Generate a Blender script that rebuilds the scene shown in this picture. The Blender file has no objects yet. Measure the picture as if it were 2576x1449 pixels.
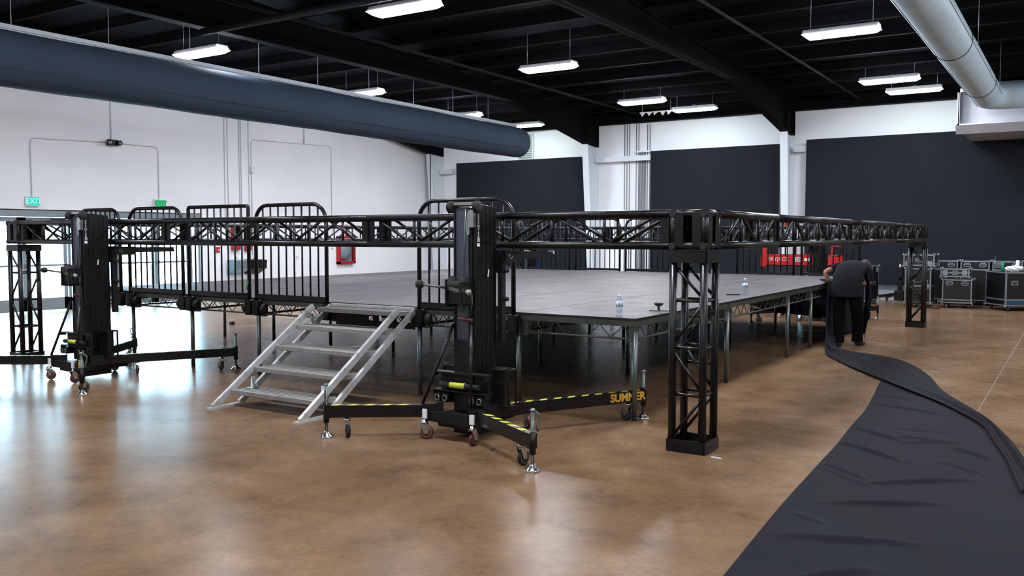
import bpy, math, random
from mathutils import Vector, Matrix
random.seed(7)
PI = math.pi
sc = bpy.context.scene
COL = sc.collection

# ------------------------------------------------------------------ camera
cam_d = bpy.data.cameras.new('camera')
cam_d.sensor_width = 36.0
cam_d.lens = 31.105
cam_d.clip_start = 0.05
cam_d.clip_end = 200
cam = bpy.data.objects.new('camera', cam_d)
COL.objects.link(cam)
cam.location = (3.2918, -7.1604, 1.6515)
cam.rotation_euler = (PI / 2 - 0.0589, 0, 0.5712)
sc.camera = cam

# ------------------------------------------------------------------ world, exposure
w = bpy.data.worlds.new('world')
sc.world = w
w.use_nodes = True
bg = w.node_tree.nodes['Background']
bg.inputs[0].default_value = (0.50, 0.78, 1.0, 1)
bg.inputs[1].default_value = 6.0
sc.view_settings.view_transform = 'Standard'
sc.view_settings.look = 'None'
sc.view_settings.gamma = 1
sc.view_settings.exposure = 2.75
sc.view_settings.use_curve_mapping = False
sc.cycles.use_denoising = True
sc.cycles.max_bounces = 8
sc.cycles.diffuse_bounces = 5
sc.cycles.glossy_bounces = 4
sc.cycles.transparent_max_bounces = 12
sc.cycles.sample_clamp_indirect = 6
sc.cycles.caustics_reflective = False
sc.cycles.caustics_refractive = False
LAMP_WARM = (.90, .93, 1.0)
LAMP_COOL = (0.74, 1.0, 0.90)
LAMP_STRENGTH = 26.0
# sky portal across the glazed doors
pd = bpy.data.lights.new('sky_portal', 'AREA')
pd.shape = 'RECTANGLE'; pd.size = 2.1; pd.size_y = 6.5
pd.cycles.is_portal = True
po = bpy.data.objects.new('sky_portal', pd)
COL.objects.link(po)
po.location = (-15.98, 4.3, 1.15)
po.rotation_euler = (0, -PI / 2, 0)

# ------------------------------------------------------------------ helpers
def lin(c):
    return tuple(((v / 255) / 12.92 if v / 255 <= 0.04045 else ((v / 255 + 0.055) / 1.055) ** 2.4) for v in c)

DIM = .74   # every painted or dyed surface but the whites is this much darker than its swatch
def mat(name, rgb, rough=0.5, metal=0.0, spec=0.5, var=0.0, vscale=4.0, bump=0.0, bscale=60.0, coat=0.0, rvar=0.0, sheen=0.0):
    m = bpy.data.materials.new(name); m.use_nodes = True
    nt = m.node_tree; n = nt.nodes; l = nt.links
    b = n['Principled BSDF']
    c = lin(rgb)
    if min(rgb) < 185: c = tuple(v*DIM for v in c)
    b.inputs['Base Color'].default_value = (*c, 1)
    b.inputs['Roughness'].default_value = rough
    b.inputs['Metallic'].default_value = metal
    b.inputs['Specular IOR Level'].default_value = spec
    b.inputs['Coat Weight'].default_value = coat
    if sheen: b.inputs['Sheen Weight'].default_value = sheen
    tc = n.new('ShaderNodeTexCoord')
    nz = n.new('ShaderNodeTexNoise'); nz.inputs['Scale'].default_value = vscale; nz.inputs['Detail'].default_value = 6
    l.new(tc.outputs['Object'], nz.inputs['Vector'])
    if var > 0:
        r = n.new('ShaderNodeValToRGB')
        r.color_ramp.elements[0].position = 0.3; r.color_ramp.elements[1].position = 0.7
        r.color_ramp.elements[0].color = tuple(v * (1 - var) for v in c) + (1,)
        r.color_ramp.elements[1].color = tuple(min(1, v * (1 + var)) for v in c) + (1,)
        l.new(nz.outputs['Fac'], r.inputs['Fac']); l.new(r.outputs['Color'], b.inputs['Base Color'])
    if rvar > 0:
        mr = n.new('ShaderNodeMapRange')
        mr.inputs['From Min'].default_value = 0.3; mr.inputs['From Max'].default_value = 0.7
        mr.inputs['To Min'].default_value = max(0.02, rough - rvar); mr.inputs['To Max'].default_value = rough + rvar
        l.new(nz.outputs['Fac'], mr.inputs['Value']); l.new(mr.outputs['Result'], b.inputs['Roughness'])
    if bump > 0:
        n2 = n.new('ShaderNodeTexNoise'); n2.inputs['Scale'].default_value = bscale; n2.inputs['Detail'].default_value = 4
        l.new(tc.outputs['Object'], n2.inputs['Vector'])
        bp = n.new('ShaderNodeBump'); bp.inputs['Strength'].default_value = bump; bp.inputs['Distance'].default_value = 0.01
        l.new(n2.outputs['Fac'], bp.inputs['Height']); l.new(bp.outputs['Normal'], b.inputs['Normal'])
    return m

def emis(name, rgb, strength):
    m = bpy.data.materials.new(name); m.use_nodes = True
    n = m.node_tree.nodes; b = n['Principled BSDF']
    b.inputs['Base Color'].default_value = ((0.8, 0.8, 0.8, 1) if strength > 1 else (.01,.03,.03,1))
    b.inputs['Emission Color'].default_value = (*rgb, 1)
    b.inputs['Emission Strength'].default_value = strength
    return m

def glassy(name, tint, gloss_rough=0.03, mixfac=0.12):
    m = bpy.data.materials.new(name); m.use_nodes = True
    nt = m.node_tree; n = nt.nodes; l = nt.links
    n.remove(n['Principled BSDF'])
    out = n['Material Output']
    t = n.new('ShaderNodeBsdfTransparent'); t.inputs[0].default_value = (*tint, 1)
    g = n.new('ShaderNodeBsdfGlossy'); g.inputs['Roughness'].default_value = gloss_rough
    lw_ = n.new('ShaderNodeLayerWeight'); lw_.inputs[0].default_value = .5
    pw = n.new('ShaderNodeMath'); pw.operation = 'POWER'; pw.inputs[1].default_value = 5
    f = n.new('ShaderNodeMath'); f.operation = 'MULTIPLY'; f.inputs[1].default_value = .8
    l.new(lw_.outputs['Facing'], pw.inputs[0]); l.new(pw.outputs[0], f.inputs[0])
    ad = n.new('ShaderNodeMath'); ad.operation = 'ADD'; ad.inputs[1].default_value = mixfac; ad.use_clamp = True
    mx = n.new('ShaderNodeMixShader')
    l.new(f.outputs[0], ad.inputs[0]); l.new(ad.outputs[0], mx.inputs[0])
    l.new(t.outputs[0], mx.inputs[1]); l.new(g.outputs[0], mx.inputs[2]); l.new(mx.outputs[0], out.inputs[0])
    return m

class MB:
    def __init__(s): s.v = []; s.f = []; s.sm = []
    def _add(s, vs, fs, smooth=False):
        o = len(s.v); s.v += [tuple(p) for p in vs]
        for f in fs: s.f.append(tuple(i + o for i in f)); s.sm.append(smooth)
    def box(s, x0, x1, y0, y1, z0, z1):
        if x0 > x1: x0, x1 = x1, x0
        if y0 > y1: y0, y1 = y1, y0
        if z0 > z1: z0, z1 = z1, z0
        s._add([(x0,y0,z0),(x1,y0,z0),(x1,y1,z0),(x0,y1,z0),(x0,y0,z1),(x1,y0,z1),(x1,y1,z1),(x0,y1,z1)],
               [(3,2,1,0),(4,5,6,7),(0,1,5,4),(1,2,6,5),(2,3,7,6),(3,0,4,7)]); return s
    def cbox(s, cx, cy, cz, sx, sy, sz): return s.box(cx-sx/2, cx+sx/2, cy-sy/2, cy+sy/2, cz-sz/2, cz+sz/2)
    def bevbox(s, x0, x1, y0, y1, z0, z1, b):
        # box with chamfered vertical edges and top/bottom rims
        def ring(i, z):
            return [(x0+b+i,y0+i,z),(x1-b-i,y0+i,z),(x1-i,y0+b+i,z),(x1-i,y1-b-i,z),(x1-b-i,y1-i,z),(x0+b+i,y1-i,z),(x0+i,y1-b-i,z),(x0+i,y0+b+i,z)]
        rs = [ring(b*.6, z0), ring(0, z0+b*.6), ring(0, z1-b*.6), ring(b*.6, z1)]
        vs = sum(rs, []); fs = [tuple(reversed(range(8))), tuple(range(24, 32))]
        for k in range(3):
            for i in range(8):
                j = (i+1) % 8; fs.append((k*8+i, k*8+j, k*8+8+j, k*8+8+i))
        s._add(vs, fs); return s
    def bar(s, p, q, wd, ht, up=(0,0,1)):
        p = Vector(p); q = Vector(q); d = (q-p)
        if d.length < 1e-6: return s
        d.normalize(); u = Vector(up)
        if abs(d.dot(u)) > .98: u = Vector((1,0,0))
        r = d.cross(u).normalized(); u = r.cross(d).normalized()
        r *= wd/2; u *= ht/2
        vs = [p-r-u, p+r-u, p+r+u, p-r+u, q-r-u, q+r-u, q+r+u, q-r+u]
        s._add(vs, [(3,2,1,0),(4,5,6,7),(0,1,5,4),(1,2,6,5),(2,3,7,6),(3,0,4,7)][::1]); return s
    def tube(s, p, q, r, n=10, r2=None, caps=True):
        return s.path([p, q], r, n, r2=r2, caps=caps)
    def path(s, pts, r, n=10, r2=None, caps=True, closed=False):
        P = [Vector(p) for p in pts]; m = len(P)
        ts = []
        for i in range(m):
            if closed: t = (P[(i+1) % m]-P[i-1])
            elif i == 0: t = P[1]-P[0]
            elif i == m-1: t = P[-1]-P[-2]
            else: t = (P[i+1]-P[i]).normalized()+(P[i]-P[i-1]).normalized()
            ts.append(t.normalized())
        u = Vector((0,0,1)) if abs(ts[0].z) < .9 else Vector((1,0,0))
        vs = []; fs = []
        a = ts[0].cross(u).normalized()
        for i in range(m):
            t = ts[i]; a = (a - t*a.dot(t)).normalized(); b = t.cross(a)
            rr = r if r2 is None else r+(r2-r)*i/(m-1)
            sc_ = 1.0
            for k in range(n):
                an = 2*PI*k/n; vs.append(P[i]+(a*math.cos(an)+b*math.sin(an))*rr)
        rng = m if closed else m-1
        for i in range(rng):
            j = (i+1) % m
            for k in range(n):
                l = (k+1) % n; fs.append((i*n+k, i*n+l, j*n+l, j*n+k))
        s._add(vs, fs, True)
        if caps and not closed:
            o = len(s.v)-m*n
            s.f.append(tuple(o+k for k in reversed(range(n)))); s.sm.append(False)
            s.f.append(tuple(o+(m-1)*n+k for k in range(n))); s.sm.append(False)
        return s
    def lathe(s, prof, o=(0,0,0), ax='z', n=20, smooth=True):
        O = Vector(o)
        A = {'z': (Vector((1,0,0)), Vector((0,1,0)), Vector((0,0,1))), 'x': (Vector((0,1,0)), Vector((0,0,1)), Vector((1,0,0))),
             'y': (Vector((0,0,1)), Vector((1,0,0)), Vector((0,1,0)))}[ax] if isinstance(ax, str) else ax
        vs = []; fs = []
        for (r, h) in prof:
            for k in range(n):
                an = 2*PI*k/n; vs.append(O+A[0]*(math.cos(an)*r)+A[1]*(math.sin(an)*r)+A[2]*h)
        for i in range(len(prof)-1):
            for k in range(n):
                l = (k+1) % n; fs.append((i*n+k, i*n+l, (i+1)*n+l, (i+1)*n+k))
        s._add(vs, fs, smooth)
        o_ = len(s.v)-len(prof)*n
        if prof[0][0] > 1e-5: s.f.append(tuple(o_+k for k in reversed(range(n)))); s.sm.append(False)
        if prof[-1][0] > 1e-5: s.f.append(tuple(o_+(len(prof)-1)*n+k for k in range(n))); s.sm.append(False)
        return s
    def prism(s, poly, ax, a, b):
        # poly: list of 2d points; ax: extrude axis
        def P(p, h):
            if ax == 'z': return (p[0], p[1], h)
            if ax == 'y': return (p[0], h, p[1])
            return (h, p[0], p[1])
        n = len(poly); vs = [P(p, a) for p in poly]+[P(p, b) for p in poly]
        fs = [tuple(reversed(range(n))), tuple(range(n, 2*n))]+[(i, (i+1) % n, n+(i+1) % n, n+i) for i in range(n)]
        s._add(vs, fs); return s
    def quad(s, *p): s._add(p, [tuple(range(len(p)))]); return s
    def grid(s, rows, smooth=True):
        m = len(rows); n = len(rows[0]); vs = sum([list(r) for r in rows], [])
        fs = [(i*n+j, i*n+j+1, (i+1)*n+j+1, (i+1)*n+j) for i in range(m-1) for j in range(n-1)]
        s._add(vs, fs, smooth); return s
    def build(s, name, m, parent=None, fix=True):
        me = bpy.data.meshes.new(name); me.from_pydata(s.v, [], s.f); me.materials.append(m)
        me.polygons.foreach_set('use_smooth', s.sm)
        if fix:
            import bmesh
            bm = bmesh.new(); bm.from_mesh(me); bmesh.ops.recalc_face_normals(bm, faces=bm.faces); bm.to_mesh(me); bm.free()
        me.update()
        o = bpy.data.objects.new(name, me); COL.objects.link(o)
        if parent: o.parent = parent
        return o

def thing(name, label, cat, loc=(0,0,0), rz=0.0, group=None):
    o = bpy.data.objects.new(name, None); COL.objects.link(o)
    o.empty_display_size = .1
    o.location = loc; o.rotation_euler = (0,0,rz)
    return tag(o, label, cat, group)
def tag(o, label, cat, group=None):
    o['label'] = label; o['category'] = cat
    if group: o['group'] = group
    return o
def struct(o): o['kind'] = 'structure'; return o
def dup(o, parent=None, loc=None, rz=None, label=None):
    kids = [c for c in o.children]
    c = o.copy(); COL.objects.link(c)
    if parent is not None: c.parent = parent
    if loc is not None: c.location = loc
    if rz is not None: c.rotation_euler = (0,0,rz)
    if label: c['label'] = label
    for k in kids: dup(k, c)
    return c
def text(name, body, size, m, parent, loc, rot, extrude=0.001, align='CENTER', line=1.0, bold=0.0):
    cu = bpy.data.curves.new(name, 'FONT'); cu.body = body; cu.size = size; cu.extrude = extrude; cu.space_line = line; cu.offset = bold
    cu.align_x = align; cu.align_y = 'CENTER'; cu.materials.append(m)
    o = bpy.data.objects.new(name, cu); COL.objects.link(o)
    dg = bpy.context.evaluated_depsgraph_get()
    me = bpy.data.meshes.new_from_object(o.evaluated_get(dg), depsgraph=dg)
    bpy.data.objects.remove(o); bpy.data.curves.remove(cu)
    o = bpy.data.objects.new(name, me); COL.objects.link(o)
    if parent: o.parent = parent
    o.location = loc; o.rotation_euler = rot
    return o

# ------------------------------------------------------------------ materials
M = {}
M['wall'] = mat('white_painted_wall', (238,239,244), .55, var=.03, vscale=.7, bump=.15, bscale=25)
M['black_paint'] = mat('black_ceiling_paint', (8,9,13), .9, spec=.15, var=.2, vscale=1.5)
M['deck_ceiling'] = mat('black_roof_sheet', (19,20,28), .9, spec=.15, var=.25, vscale=.8)
M['mastface_lit'] = mat('anodised_mast_face_lit_tone', (84,90,104), .4, metal=.4, var=.08, vscale=5)  # paler than the mast sections: light falling on the front is in the colour
M['steel_white'] = mat('white_steel_paint', (214,220,226), .45, var=.03)
M['blacksteel'] = mat('black_powder_coat', (11,11,14), .33, spec=.4, var=.15, vscale=9, rvar=.08)
M['blackmatte'] = mat('black_matte_metal', (11,11,13), .5, spec=.35, var=.2, vscale=12)
M['mastmetal'] = mat('black_anodised_mast', (14,15,18), .36, metal=.2, var=.1, vscale=6)
M['galv'] = mat('galvanised_steel', (128,136,134), .38, metal=.8, var=.15, vscale=20, rvar=.1)
M['deckframe'] = mat('weathered_aluminium', (96,102,94), .45, metal=.45, var=.2, vscale=8, rvar=.1)
M['alu'] = mat('bright_aluminium', (205,207,208), .35, metal=.55, var=.08, vscale=14, rvar=.1)
M['tread'] = mat('scuffed_aluminium_tread', (160,157,154), .5, metal=.35, var=.12, vscale=11)
M['chrome'] = mat('zinc_plated_steel', (190,192,190), .2, metal=1.0, var=.1, vscale=20)
M['deck_top'] = mat('worn_deck_surface', (98,92,96), .48, spec=.35, var=.16, vscale=2.2, rvar=.08, bump=.1, bscale=90)
M['deck_edge'] = mat('dark_ply_edge', (26,22,19), .7, var=.3, vscale=20)
M['fabric'] = mat('black_drape_fabric', (25,25,33), .9, spec=.15, var=.08, vscale=3, sheen=.0, bump=.2, bscale=220)
M['ductcloth'] = mat('grey_fabric_duct', (74,88,106), .9, spec=.1, var=.06, vscale=1.2, bump=.25, bscale=3)
M['ductmetal'] = mat('pale_spiral_duct', (208,234,252), .5, var=.08, vscale=2, bump=.2, bscale=5)
M['hvac'] = mat('light_grey_sheet_metal', (200,202,210), .45, metal=.2, var=.08)
M['panel'] = mat('charcoal_acoustic_fabric', (33,37,44), .9, spec=.2, var=.06, vscale=1.3, bump=.2, bscale=150)
M['frame_alu'] = mat('door_frame_aluminium', (150,164,172), .4, metal=.3, var=.05)
M['glass'] = glassy('door_glass', (.93,.97,.97), .02, .02)
M['lens_w'] = emis('lamp_lens_warm_white', LAMP_WARM, LAMP_STRENGTH)
M['lens_c'] = emis('lamp_lens_cool_white', LAMP_COOL, LAMP_STRENGTH*.09)
M['lamp_body'] = mat('lamp_housing_white', (190,190,192), .5)
M['exit_cyan'] = emis('exit_sign_face_cyan', (.0,.70,.56), .14)
M['exit_green'] = emis('exit_sign_face_green', (.0,.62,.16), .14)
M['exit_letter'] = emis('exit_sign_letter', (.5,1,.9), .16)
M['exit_letter_g'] = emis('exit_sign_letter_green', (.0,.3,.1), .03)
M['red'] = mat('red_enamel', (196,28,44), .35, var=.06)
M['red_bright'] = mat('bright_red_paint', (222,32,28), .4, var=.05)
M['darkgrey'] = mat('dark_grey_plastic', (30,33,38), .5, var=.1)
M['black_rubber'] = mat('black_rubber', (14,14,15), .75)
M['poly'] = mat('maroon_polyurethane', (92,34,32), .45, var=.1)
M['yellow'] = mat('yellow_tape', (214,222,58), .5, var=.05)
M['orange'] = mat('orange_yellow_print', (250,190,60), .5)
M['white_print'] = mat('white_print', (225,225,225), .5)
M['white_plastic'] = mat('white_plastic', (224,226,226), .45)
M['ply'] = mat('black_laminate_ply', (12,12,16), .4, var=.15, vscale=6)
M['blue_ply'] = mat('dark_blue_laminate', (36,70,96), .4, var=.1)
M['case_alu'] = mat('case_edge_aluminium', (170,178,182), .35, metal=.6, var=.08)
M['pet'] = glassy('clear_plastic', (.86,.91,.95), .08, .16)
M['blue_label'] = mat('blue_white_label', (30,84,160), .5)
M['pale_label'] = mat('pale_label', (196,214,232), .5)
M['skin'] = mat('skin', (176,122,98), .5, var=.06, vscale=10)
M['shirt'] = mat('black_cotton_shirt', (20,22,27), .95, spec=.2, var=.1, vscale=8, bump=.3, bscale=14)
M['trousers'] = mat('black_trousers', (5,5,6), 1.0, spec=.1, var=.1, bump=.3, bscale=12)
M['shoe'] = mat('black_leather', (24,20,20), .5)
M['hair'] = mat('brown_hair', (52,34,26), .7, var=.3, vscale=60, bump=.6, bscale=120)
M['steel_reflection'] = mat('brushed_steel_blue_reflection_tone', (150,182,200), .3, metal=.6)  # stainless steel; the blue is a reflection put into the base colour
M['green_can'] = mat('green_can', (40,160,110), .35, metal=.3)
M['bag'] = mat('thin_white_plastic_bag', (226,228,232), .4, bump=.8, bscale=30)
M['green_tape'] = mat('green_tape', (30,150,90), .5)
M['paver'] = mat('pale_concrete_outside', (196,196,190), .8, var=.1)
M['grille'] = mat('louvre_metal', (150,165,150), .5, var=.1)

def floor_material():
    m = bpy.data.materials.new('polished_brown_concrete'); m.use_nodes = True
    nt = m.node_tree; n = nt.nodes; l = nt.links; b = n['Principled BSDF']
    tc = n.new('ShaderNodeTexCoord')
    def noise(scale, detail, rough=.6, dist=0, stretch=None):
        x = n.new('ShaderNodeTexNoise'); x.inputs['Scale'].default_value = scale; x.inputs['Detail'].default_value = detail
        x.inputs['Roughness'].default_value = rough; x.inputs['Distortion'].default_value = dist
        if stretch:
            mp = n.new('ShaderNodeMapping'); mp.inputs['Scale'].default_value = stretch
            l.new(tc.outputs['Object'], mp.inputs['Vector']); l.new(mp.outputs['Vector'], x.inputs['Vector'])
        else: l.new(tc.outputs['Object'], x.inputs['Vector'])
        return x
    a = noise(.8, 10, .62, .1); c = noise(3.4, 10, .66, 0); d = noise(26, 4, .6)
    r1 = n.new('ShaderNodeValToRGB'); r1.color_ramp.interpolation = 'B_SPLINE'; e = r1.color_ramp.elements
    e[0].position = .25; e[0].color = (*lin((56,38,26)), 1)
    e[1].position = .75; e[1].color = (*lin((152,128,106)), 1)
    mid = e.new(.5); mid.color = (*lin((102,77,56)), 1)
    l.new(a.outputs['Fac'], r1.inputs['Fac'])
    r2 = n.new('ShaderNodeValToRGB'); r2.color_ramp.interpolation = 'B_SPLINE'; e = r2.color_ramp.elements
    e[0].position = .24; e[0].color = (*lin((52,42,36)), 1); e[1].position = .76; e[1].color = (*lin((146,114,80)), 1)
    l.new(c.outputs['Fac'], r2.inputs['Fac'])
    mx = n.new('ShaderNodeMix'); mx.data_type = 'RGBA'; mx.inputs['Factor'].default_value = .5
    l.new(r1.outputs['Color'], mx.inputs[6]); l.new(r2.outputs['Color'], mx.inputs[7])
    sp = n.new('ShaderNodeMapRange'); sp.inputs['From Min'].default_value = .3; sp.inputs['From Max'].default_value = .7
    sp.inputs['To Min'].default_value = .88; sp.inputs['To Max'].default_value = 1.1
    l.new(d.outputs['Fac'], sp.inputs['Value'])
    mul = n.new('ShaderNodeMix'); mul.data_type = 'RGBA'; mul.blend_type = 'MULTIPLY'; mul.inputs['Factor'].default_value = 1
    l.new(mx.outputs[2], mul.inputs[6]); l.new(sp.outputs['Result'], mul.inputs[7])
    # saw-cut joints
    sx = n.new('ShaderNodeSeparateXYZ'); l.new(tc.outputs['Object'], sx.inputs[0])
    def joint(out, off, period, width):
        ad = n.new('ShaderNodeMath'); ad.operation = 'ADD'; ad.inputs[1].default_value = -off + period*20 + period/2
        l.new(out, ad.inputs[0])
        mo = n.new('ShaderNodeMath'); mo.operation = 'MODULO'; mo.inputs[1].default_value = period; l.new(ad.outputs[0], mo.inputs[0])
        su = n.new('ShaderNodeMath'); su.operation = 'SUBTRACT'; su.inputs[1].default_value = period/2; l.new(mo.outputs[0], su.inputs[0])
        ab = n.new('ShaderNodeMath'); ab.operation = 'ABSOLUTE'; l.new(su.outputs[0], ab.inputs[0])
        lt = n.new('ShaderNodeMath'); lt.operation = 'LESS_THAN'; lt.inputs[1].default_value = width; l.new(ab.outputs[0], lt.inputs[0])
        return lt
    j1 = joint(sx.outputs['X'], 2.52, 6.1, .006); j2 = joint(sx.outputs['Y'], .7, 8.5, .005)
    mxj = n.new('ShaderNodeMath'); mxj.operation = 'MAXIMUM'; l.new(j1.outputs[0], mxj.inputs[0]); l.new(j2.outputs[0], mxj.inputs[1])
    fin = n.new('ShaderNodeMix'); fin.data_type = 'RGBA'
    l.new(mxj.outputs[0], fin.inputs['Factor']); l.new(mul.outputs[2], fin.inputs[6]); fin.inputs[7].default_value = (*lin((124,117,108)), 1)
    l.new(fin.outputs[2], b.inputs['Base Color'])
    rr = n.new('ShaderNodeMapRange'); rr.inputs['From Min'].default_value = .0; rr.inputs['From Max'].default_value = 1.0
    rr.inputs['To Min'].default_value = .235; rr.inputs['To Max'].default_value = .275
    rn = noise(1.6, 1, .4); l.new(rn.outputs['Fac'], rr.inputs['Value']); l.new(rr.outputs['Result'], b.inputs['Roughness'])
    b.inputs['Specular IOR Level'].default_value = .045
    wv = noise(2.2, 3, .5)
    bp = n.new('ShaderNodeBump'); bp.inputs['Strength'].default_value = .05; bp.inputs['Distance'].default_value = .01
    l.new(wv.outputs['Fac'], bp.inputs['Height']); l.new(bp.outputs['Normal'], b.inputs['Normal'])
    return m
M['floor'] = floor_material()

# ------------------------------------------------------------------ room shell
WX, BY, EX, FY = -15.7, 17.3, 12.0, -16.0
def roof_z(y): return 5.42+(BY-y)*.045 if y > -2 else 5.42+(BY+2)*.045-(-2-y)*.045
struct(MB().box(WX-.3, EX+.3, FY-.3, BY+.3, -.2, 0).build('floor', M['floor']))
DY0, DY1, DZ = 1.0, 7.66, 2.2
mb = MB().box(WX-.25, WX, FY, DY0, 0, 7).box(WX-.25, WX, DY1, BY, 0, 7).box(WX-.25, WX, DY0, DY1, DZ, 7)
struct(mb.build('wall_left', M['wall']))
struct(MB().box(WX-.25, EX+.25, BY, BY+.25, 0, 7).build('wall_back', M['wall']))
struct(MB().box(EX, EX+.25, FY, BY, 0, 7).build('wall_right', M['wall']))
struct(MB().box(WX-.25, EX+.25, FY-.25, FY, 0, 7).build('wall_front', M['wall']))
ys = [FY-.25, -2, BY+.25]
mb = MB()
for a, b in zip(ys[:-1], ys[1:]):
    mb.prism([(a, roof_z(a)), (b, roof_z(b)), (b, roof_z(b)+.15), (a, roof_z(a)+.15)], 'x', WX-.25, EX+.25)
ceil = struct(mb.build('ceiling', M['deck_ceiling']))
y = BY-1.1
while y > FY:
    z = roof_z(y)
    MB().box(WX, EX, y-.035, y+.035, z-.2, z).box(WX, EX, y-.035, y+.06, z-.215, z-.2).build('purlin', M['black_paint'], ceil)
    y -= 1.25
struct(MB().box(WX, EX, BY-.28, BY-.02, 5.0, 5.42).build('trim_1', M['black_paint']))
# portal frames: column on the back wall with a haunched rafter
for i, x in enumerate((-15.3, -9.35, -3.42, 2.6, 8.6)):
    o = MB()
    def ywall(z): return BY-.30-.42*min(1, z/4.42)
    hw = .1
    o.box(x-.006, x+.006, BY-.30, BY-.02, 0, 4.42)
    o.prism([(BY-.30, 0), (BY-.30, 4.42), (ywall(4.42), 4.42), (ywall(0)-.01, 0)], 'x', x-.006, x+.006)
    o.prism([(ywall(0), 0), (ywall(0)-.02, 0), (ywall(4.42)-.02, 4.42), (ywall(4.42), 4.42)], 'x', x-hw, x+hw)
    o.box(x-hw, x+hw, BY-.04, BY-.02, 0, 4.42)
    struct(o.build('steel_column', M['steel_white']))
    yc = ywall(4.42)-.02
    o = MB()
    top = [(BY-.02, roof_z(BY)-.2), (-2, roof_z(-2)-.2), (FY, roof_z(FY)-.2)]
    bot = [(FY, 5.16), (12.3, 5.16), (yc, 4.42), (BY-.02, 4.36)]
    o.prism(top+bot, 'x', x-.01, x+.01)
    fl = bot
    for (a, b) in zip(fl[:-1], fl[1:]):
        o.prism([a, b, (b[0], b[1]+.02), (a[0], a[1]+.02)], 'x', x-.11, x+.11)
    for (a, b) in zip(top[:-1], top[1:]):
        o.prism([a, b, (b[0], b[1]-.02), (a[0], a[1]-.02)], 'x', x-.11, x+.11)
    o.box(x-.11, x+.11, yc, yc+.02, 4.40, 5.3); o.box(x-.11, x+.11, BY-.06, BY-.03, 4.36, 5.3)
    struct(o.build('roof_beam', M['black_paint']))
struct(MB().box(-9.25, -7.45, BY-.22, BY-.02, 3.88, 4.03).build('trim_2', M['steel_white']))
struct(MB().box(-3.31, -2.9, BY-.22, BY-.02, 3.9, 4.05).build('trim_3', M['steel_white']))
struct(MB().box(-15.2, -14.7, BY-.22, BY-.02, 3.75, 3.9).build('trim_4', M['steel_white']))
struct(MB().box(-14.62, 11.9, BY-.03, BY, 0, .34).build('baseboard_back', M['steel_white']))
# ---- glazed entrance doors in the left wall
GX = WX-.12
n_door = 0
def leaf(y0, y1, hinge_left):
    global n_door
    n_door += 1
    f = MB().box(GX-.03, GX+.03, y0, y0+.085, .02, 2.05).box(GX-.03, GX+.03, y1-.085, y1, .02, 2.05)
    f.box(GX-.03, GX+.03, y0, y1, .02, .29).box(GX-.03, GX+.03, y0, y1, 1.95, 2.05)
    o = struct(f.build('door_%d' % n_door, M['frame_alu']))
    MB().box(GX-.004, GX+.004, y0+.08, y1-.08, .28, 1.96).build('pane', M['glass'], o)
    MB().box(GX+.05, GX+.08, y0+.03, y1-.03, .985, 1.03).box(GX+.02, GX+.08, y0+.04, y0+.1, .97, 1.045).box(GX+.02, GX+.08, y1-.1, y1-.04, .97, 1.045).build('push_bar', M['frame_alu'], o)
    MB().box(GX+.03, GX+.09, y0+.05 if hinge_left else y1-.35, y0+.35 if hinge_left else y1-.05, 1.97, 2.03).build('door_closer', M['darkgrey'], o)
for c in (3.12, 6.34):
    leaf(c-1.0, c-.01, True); leaf(c+.01, c+1.0, False)
def side(n, y0, y1):
    f = MB().box(GX-.05, GX+.05, y0, y0+.06, 0, 2.1).box(GX-.05, GX+.05, y1-.06, y1, 0, 2.1).box(GX-.05, GX+.05, y0, y1, 0, .28).box(GX-.05, GX+.05, y0, y1, 2.02, 2.1)
    o = struct(f.build('window_%d' % n, M['frame_alu']))
    MB().box(GX-.004, GX+.004, y0+.05, y1-.05, .27, 2.03).build('pane', M['glass'], o)
side(1, DY0, 2.11); side(2, 4.14, 4.72); side(3, 4.72, 5.32); side(4, 7.36, DY1)
struct(MB().box(GX-.07, GX+.12, DY0, DY1, 2.06, 2.22).build('trim_5', M['frame_alu']))
struct(MB().box(-60, WX-.26, -40, 60, -.25, -.04).build('ground_outside', M['paver']))

# ------------------------------------------------------------------ things on the back wall
def wall_panel(x0, x1, z0, z1, label):
    t = thing('acoustic_wall_panel', label, 'wall panel', ((x0+x1)/2, BY-.30, z0))
    h = z1-z0; wd = x1-x0
    MB().box(-wd/2, wd/2, 0, .06, 0, h).build('panel_face', M['panel'], t)
    MB().box(-wd/2-.008, -wd/2, -.002, .07, 0, h).box(wd/2, wd/2+.008, -.002, .07, 0, h).box(-wd/2-.008, wd/2+.008, -.002, .07, h, h+.01).build('edge_trim', M['blackmatte'], t)
    mb = MB()
    k = -wd/2+.4
    while k < wd/2-.2: mb.box(k, k+.08, .06, .28, .2, h-.2); k += 1.6
    mb.build('mounting_rail', M['steel_white'], t)
    return t
wall_panel(-14.45, -9.5, .5, 4.07, 'large charcoal wall panel nearest the white end wall')
wall_panel(-7.40, -3.66, .5, 4.12, 'narrower charcoal wall panel between the two white steel columns')
wall_panel(-2.93, 9.5, .40, 4.19, 'widest charcoal wall panel, behind the road cases')
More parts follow.
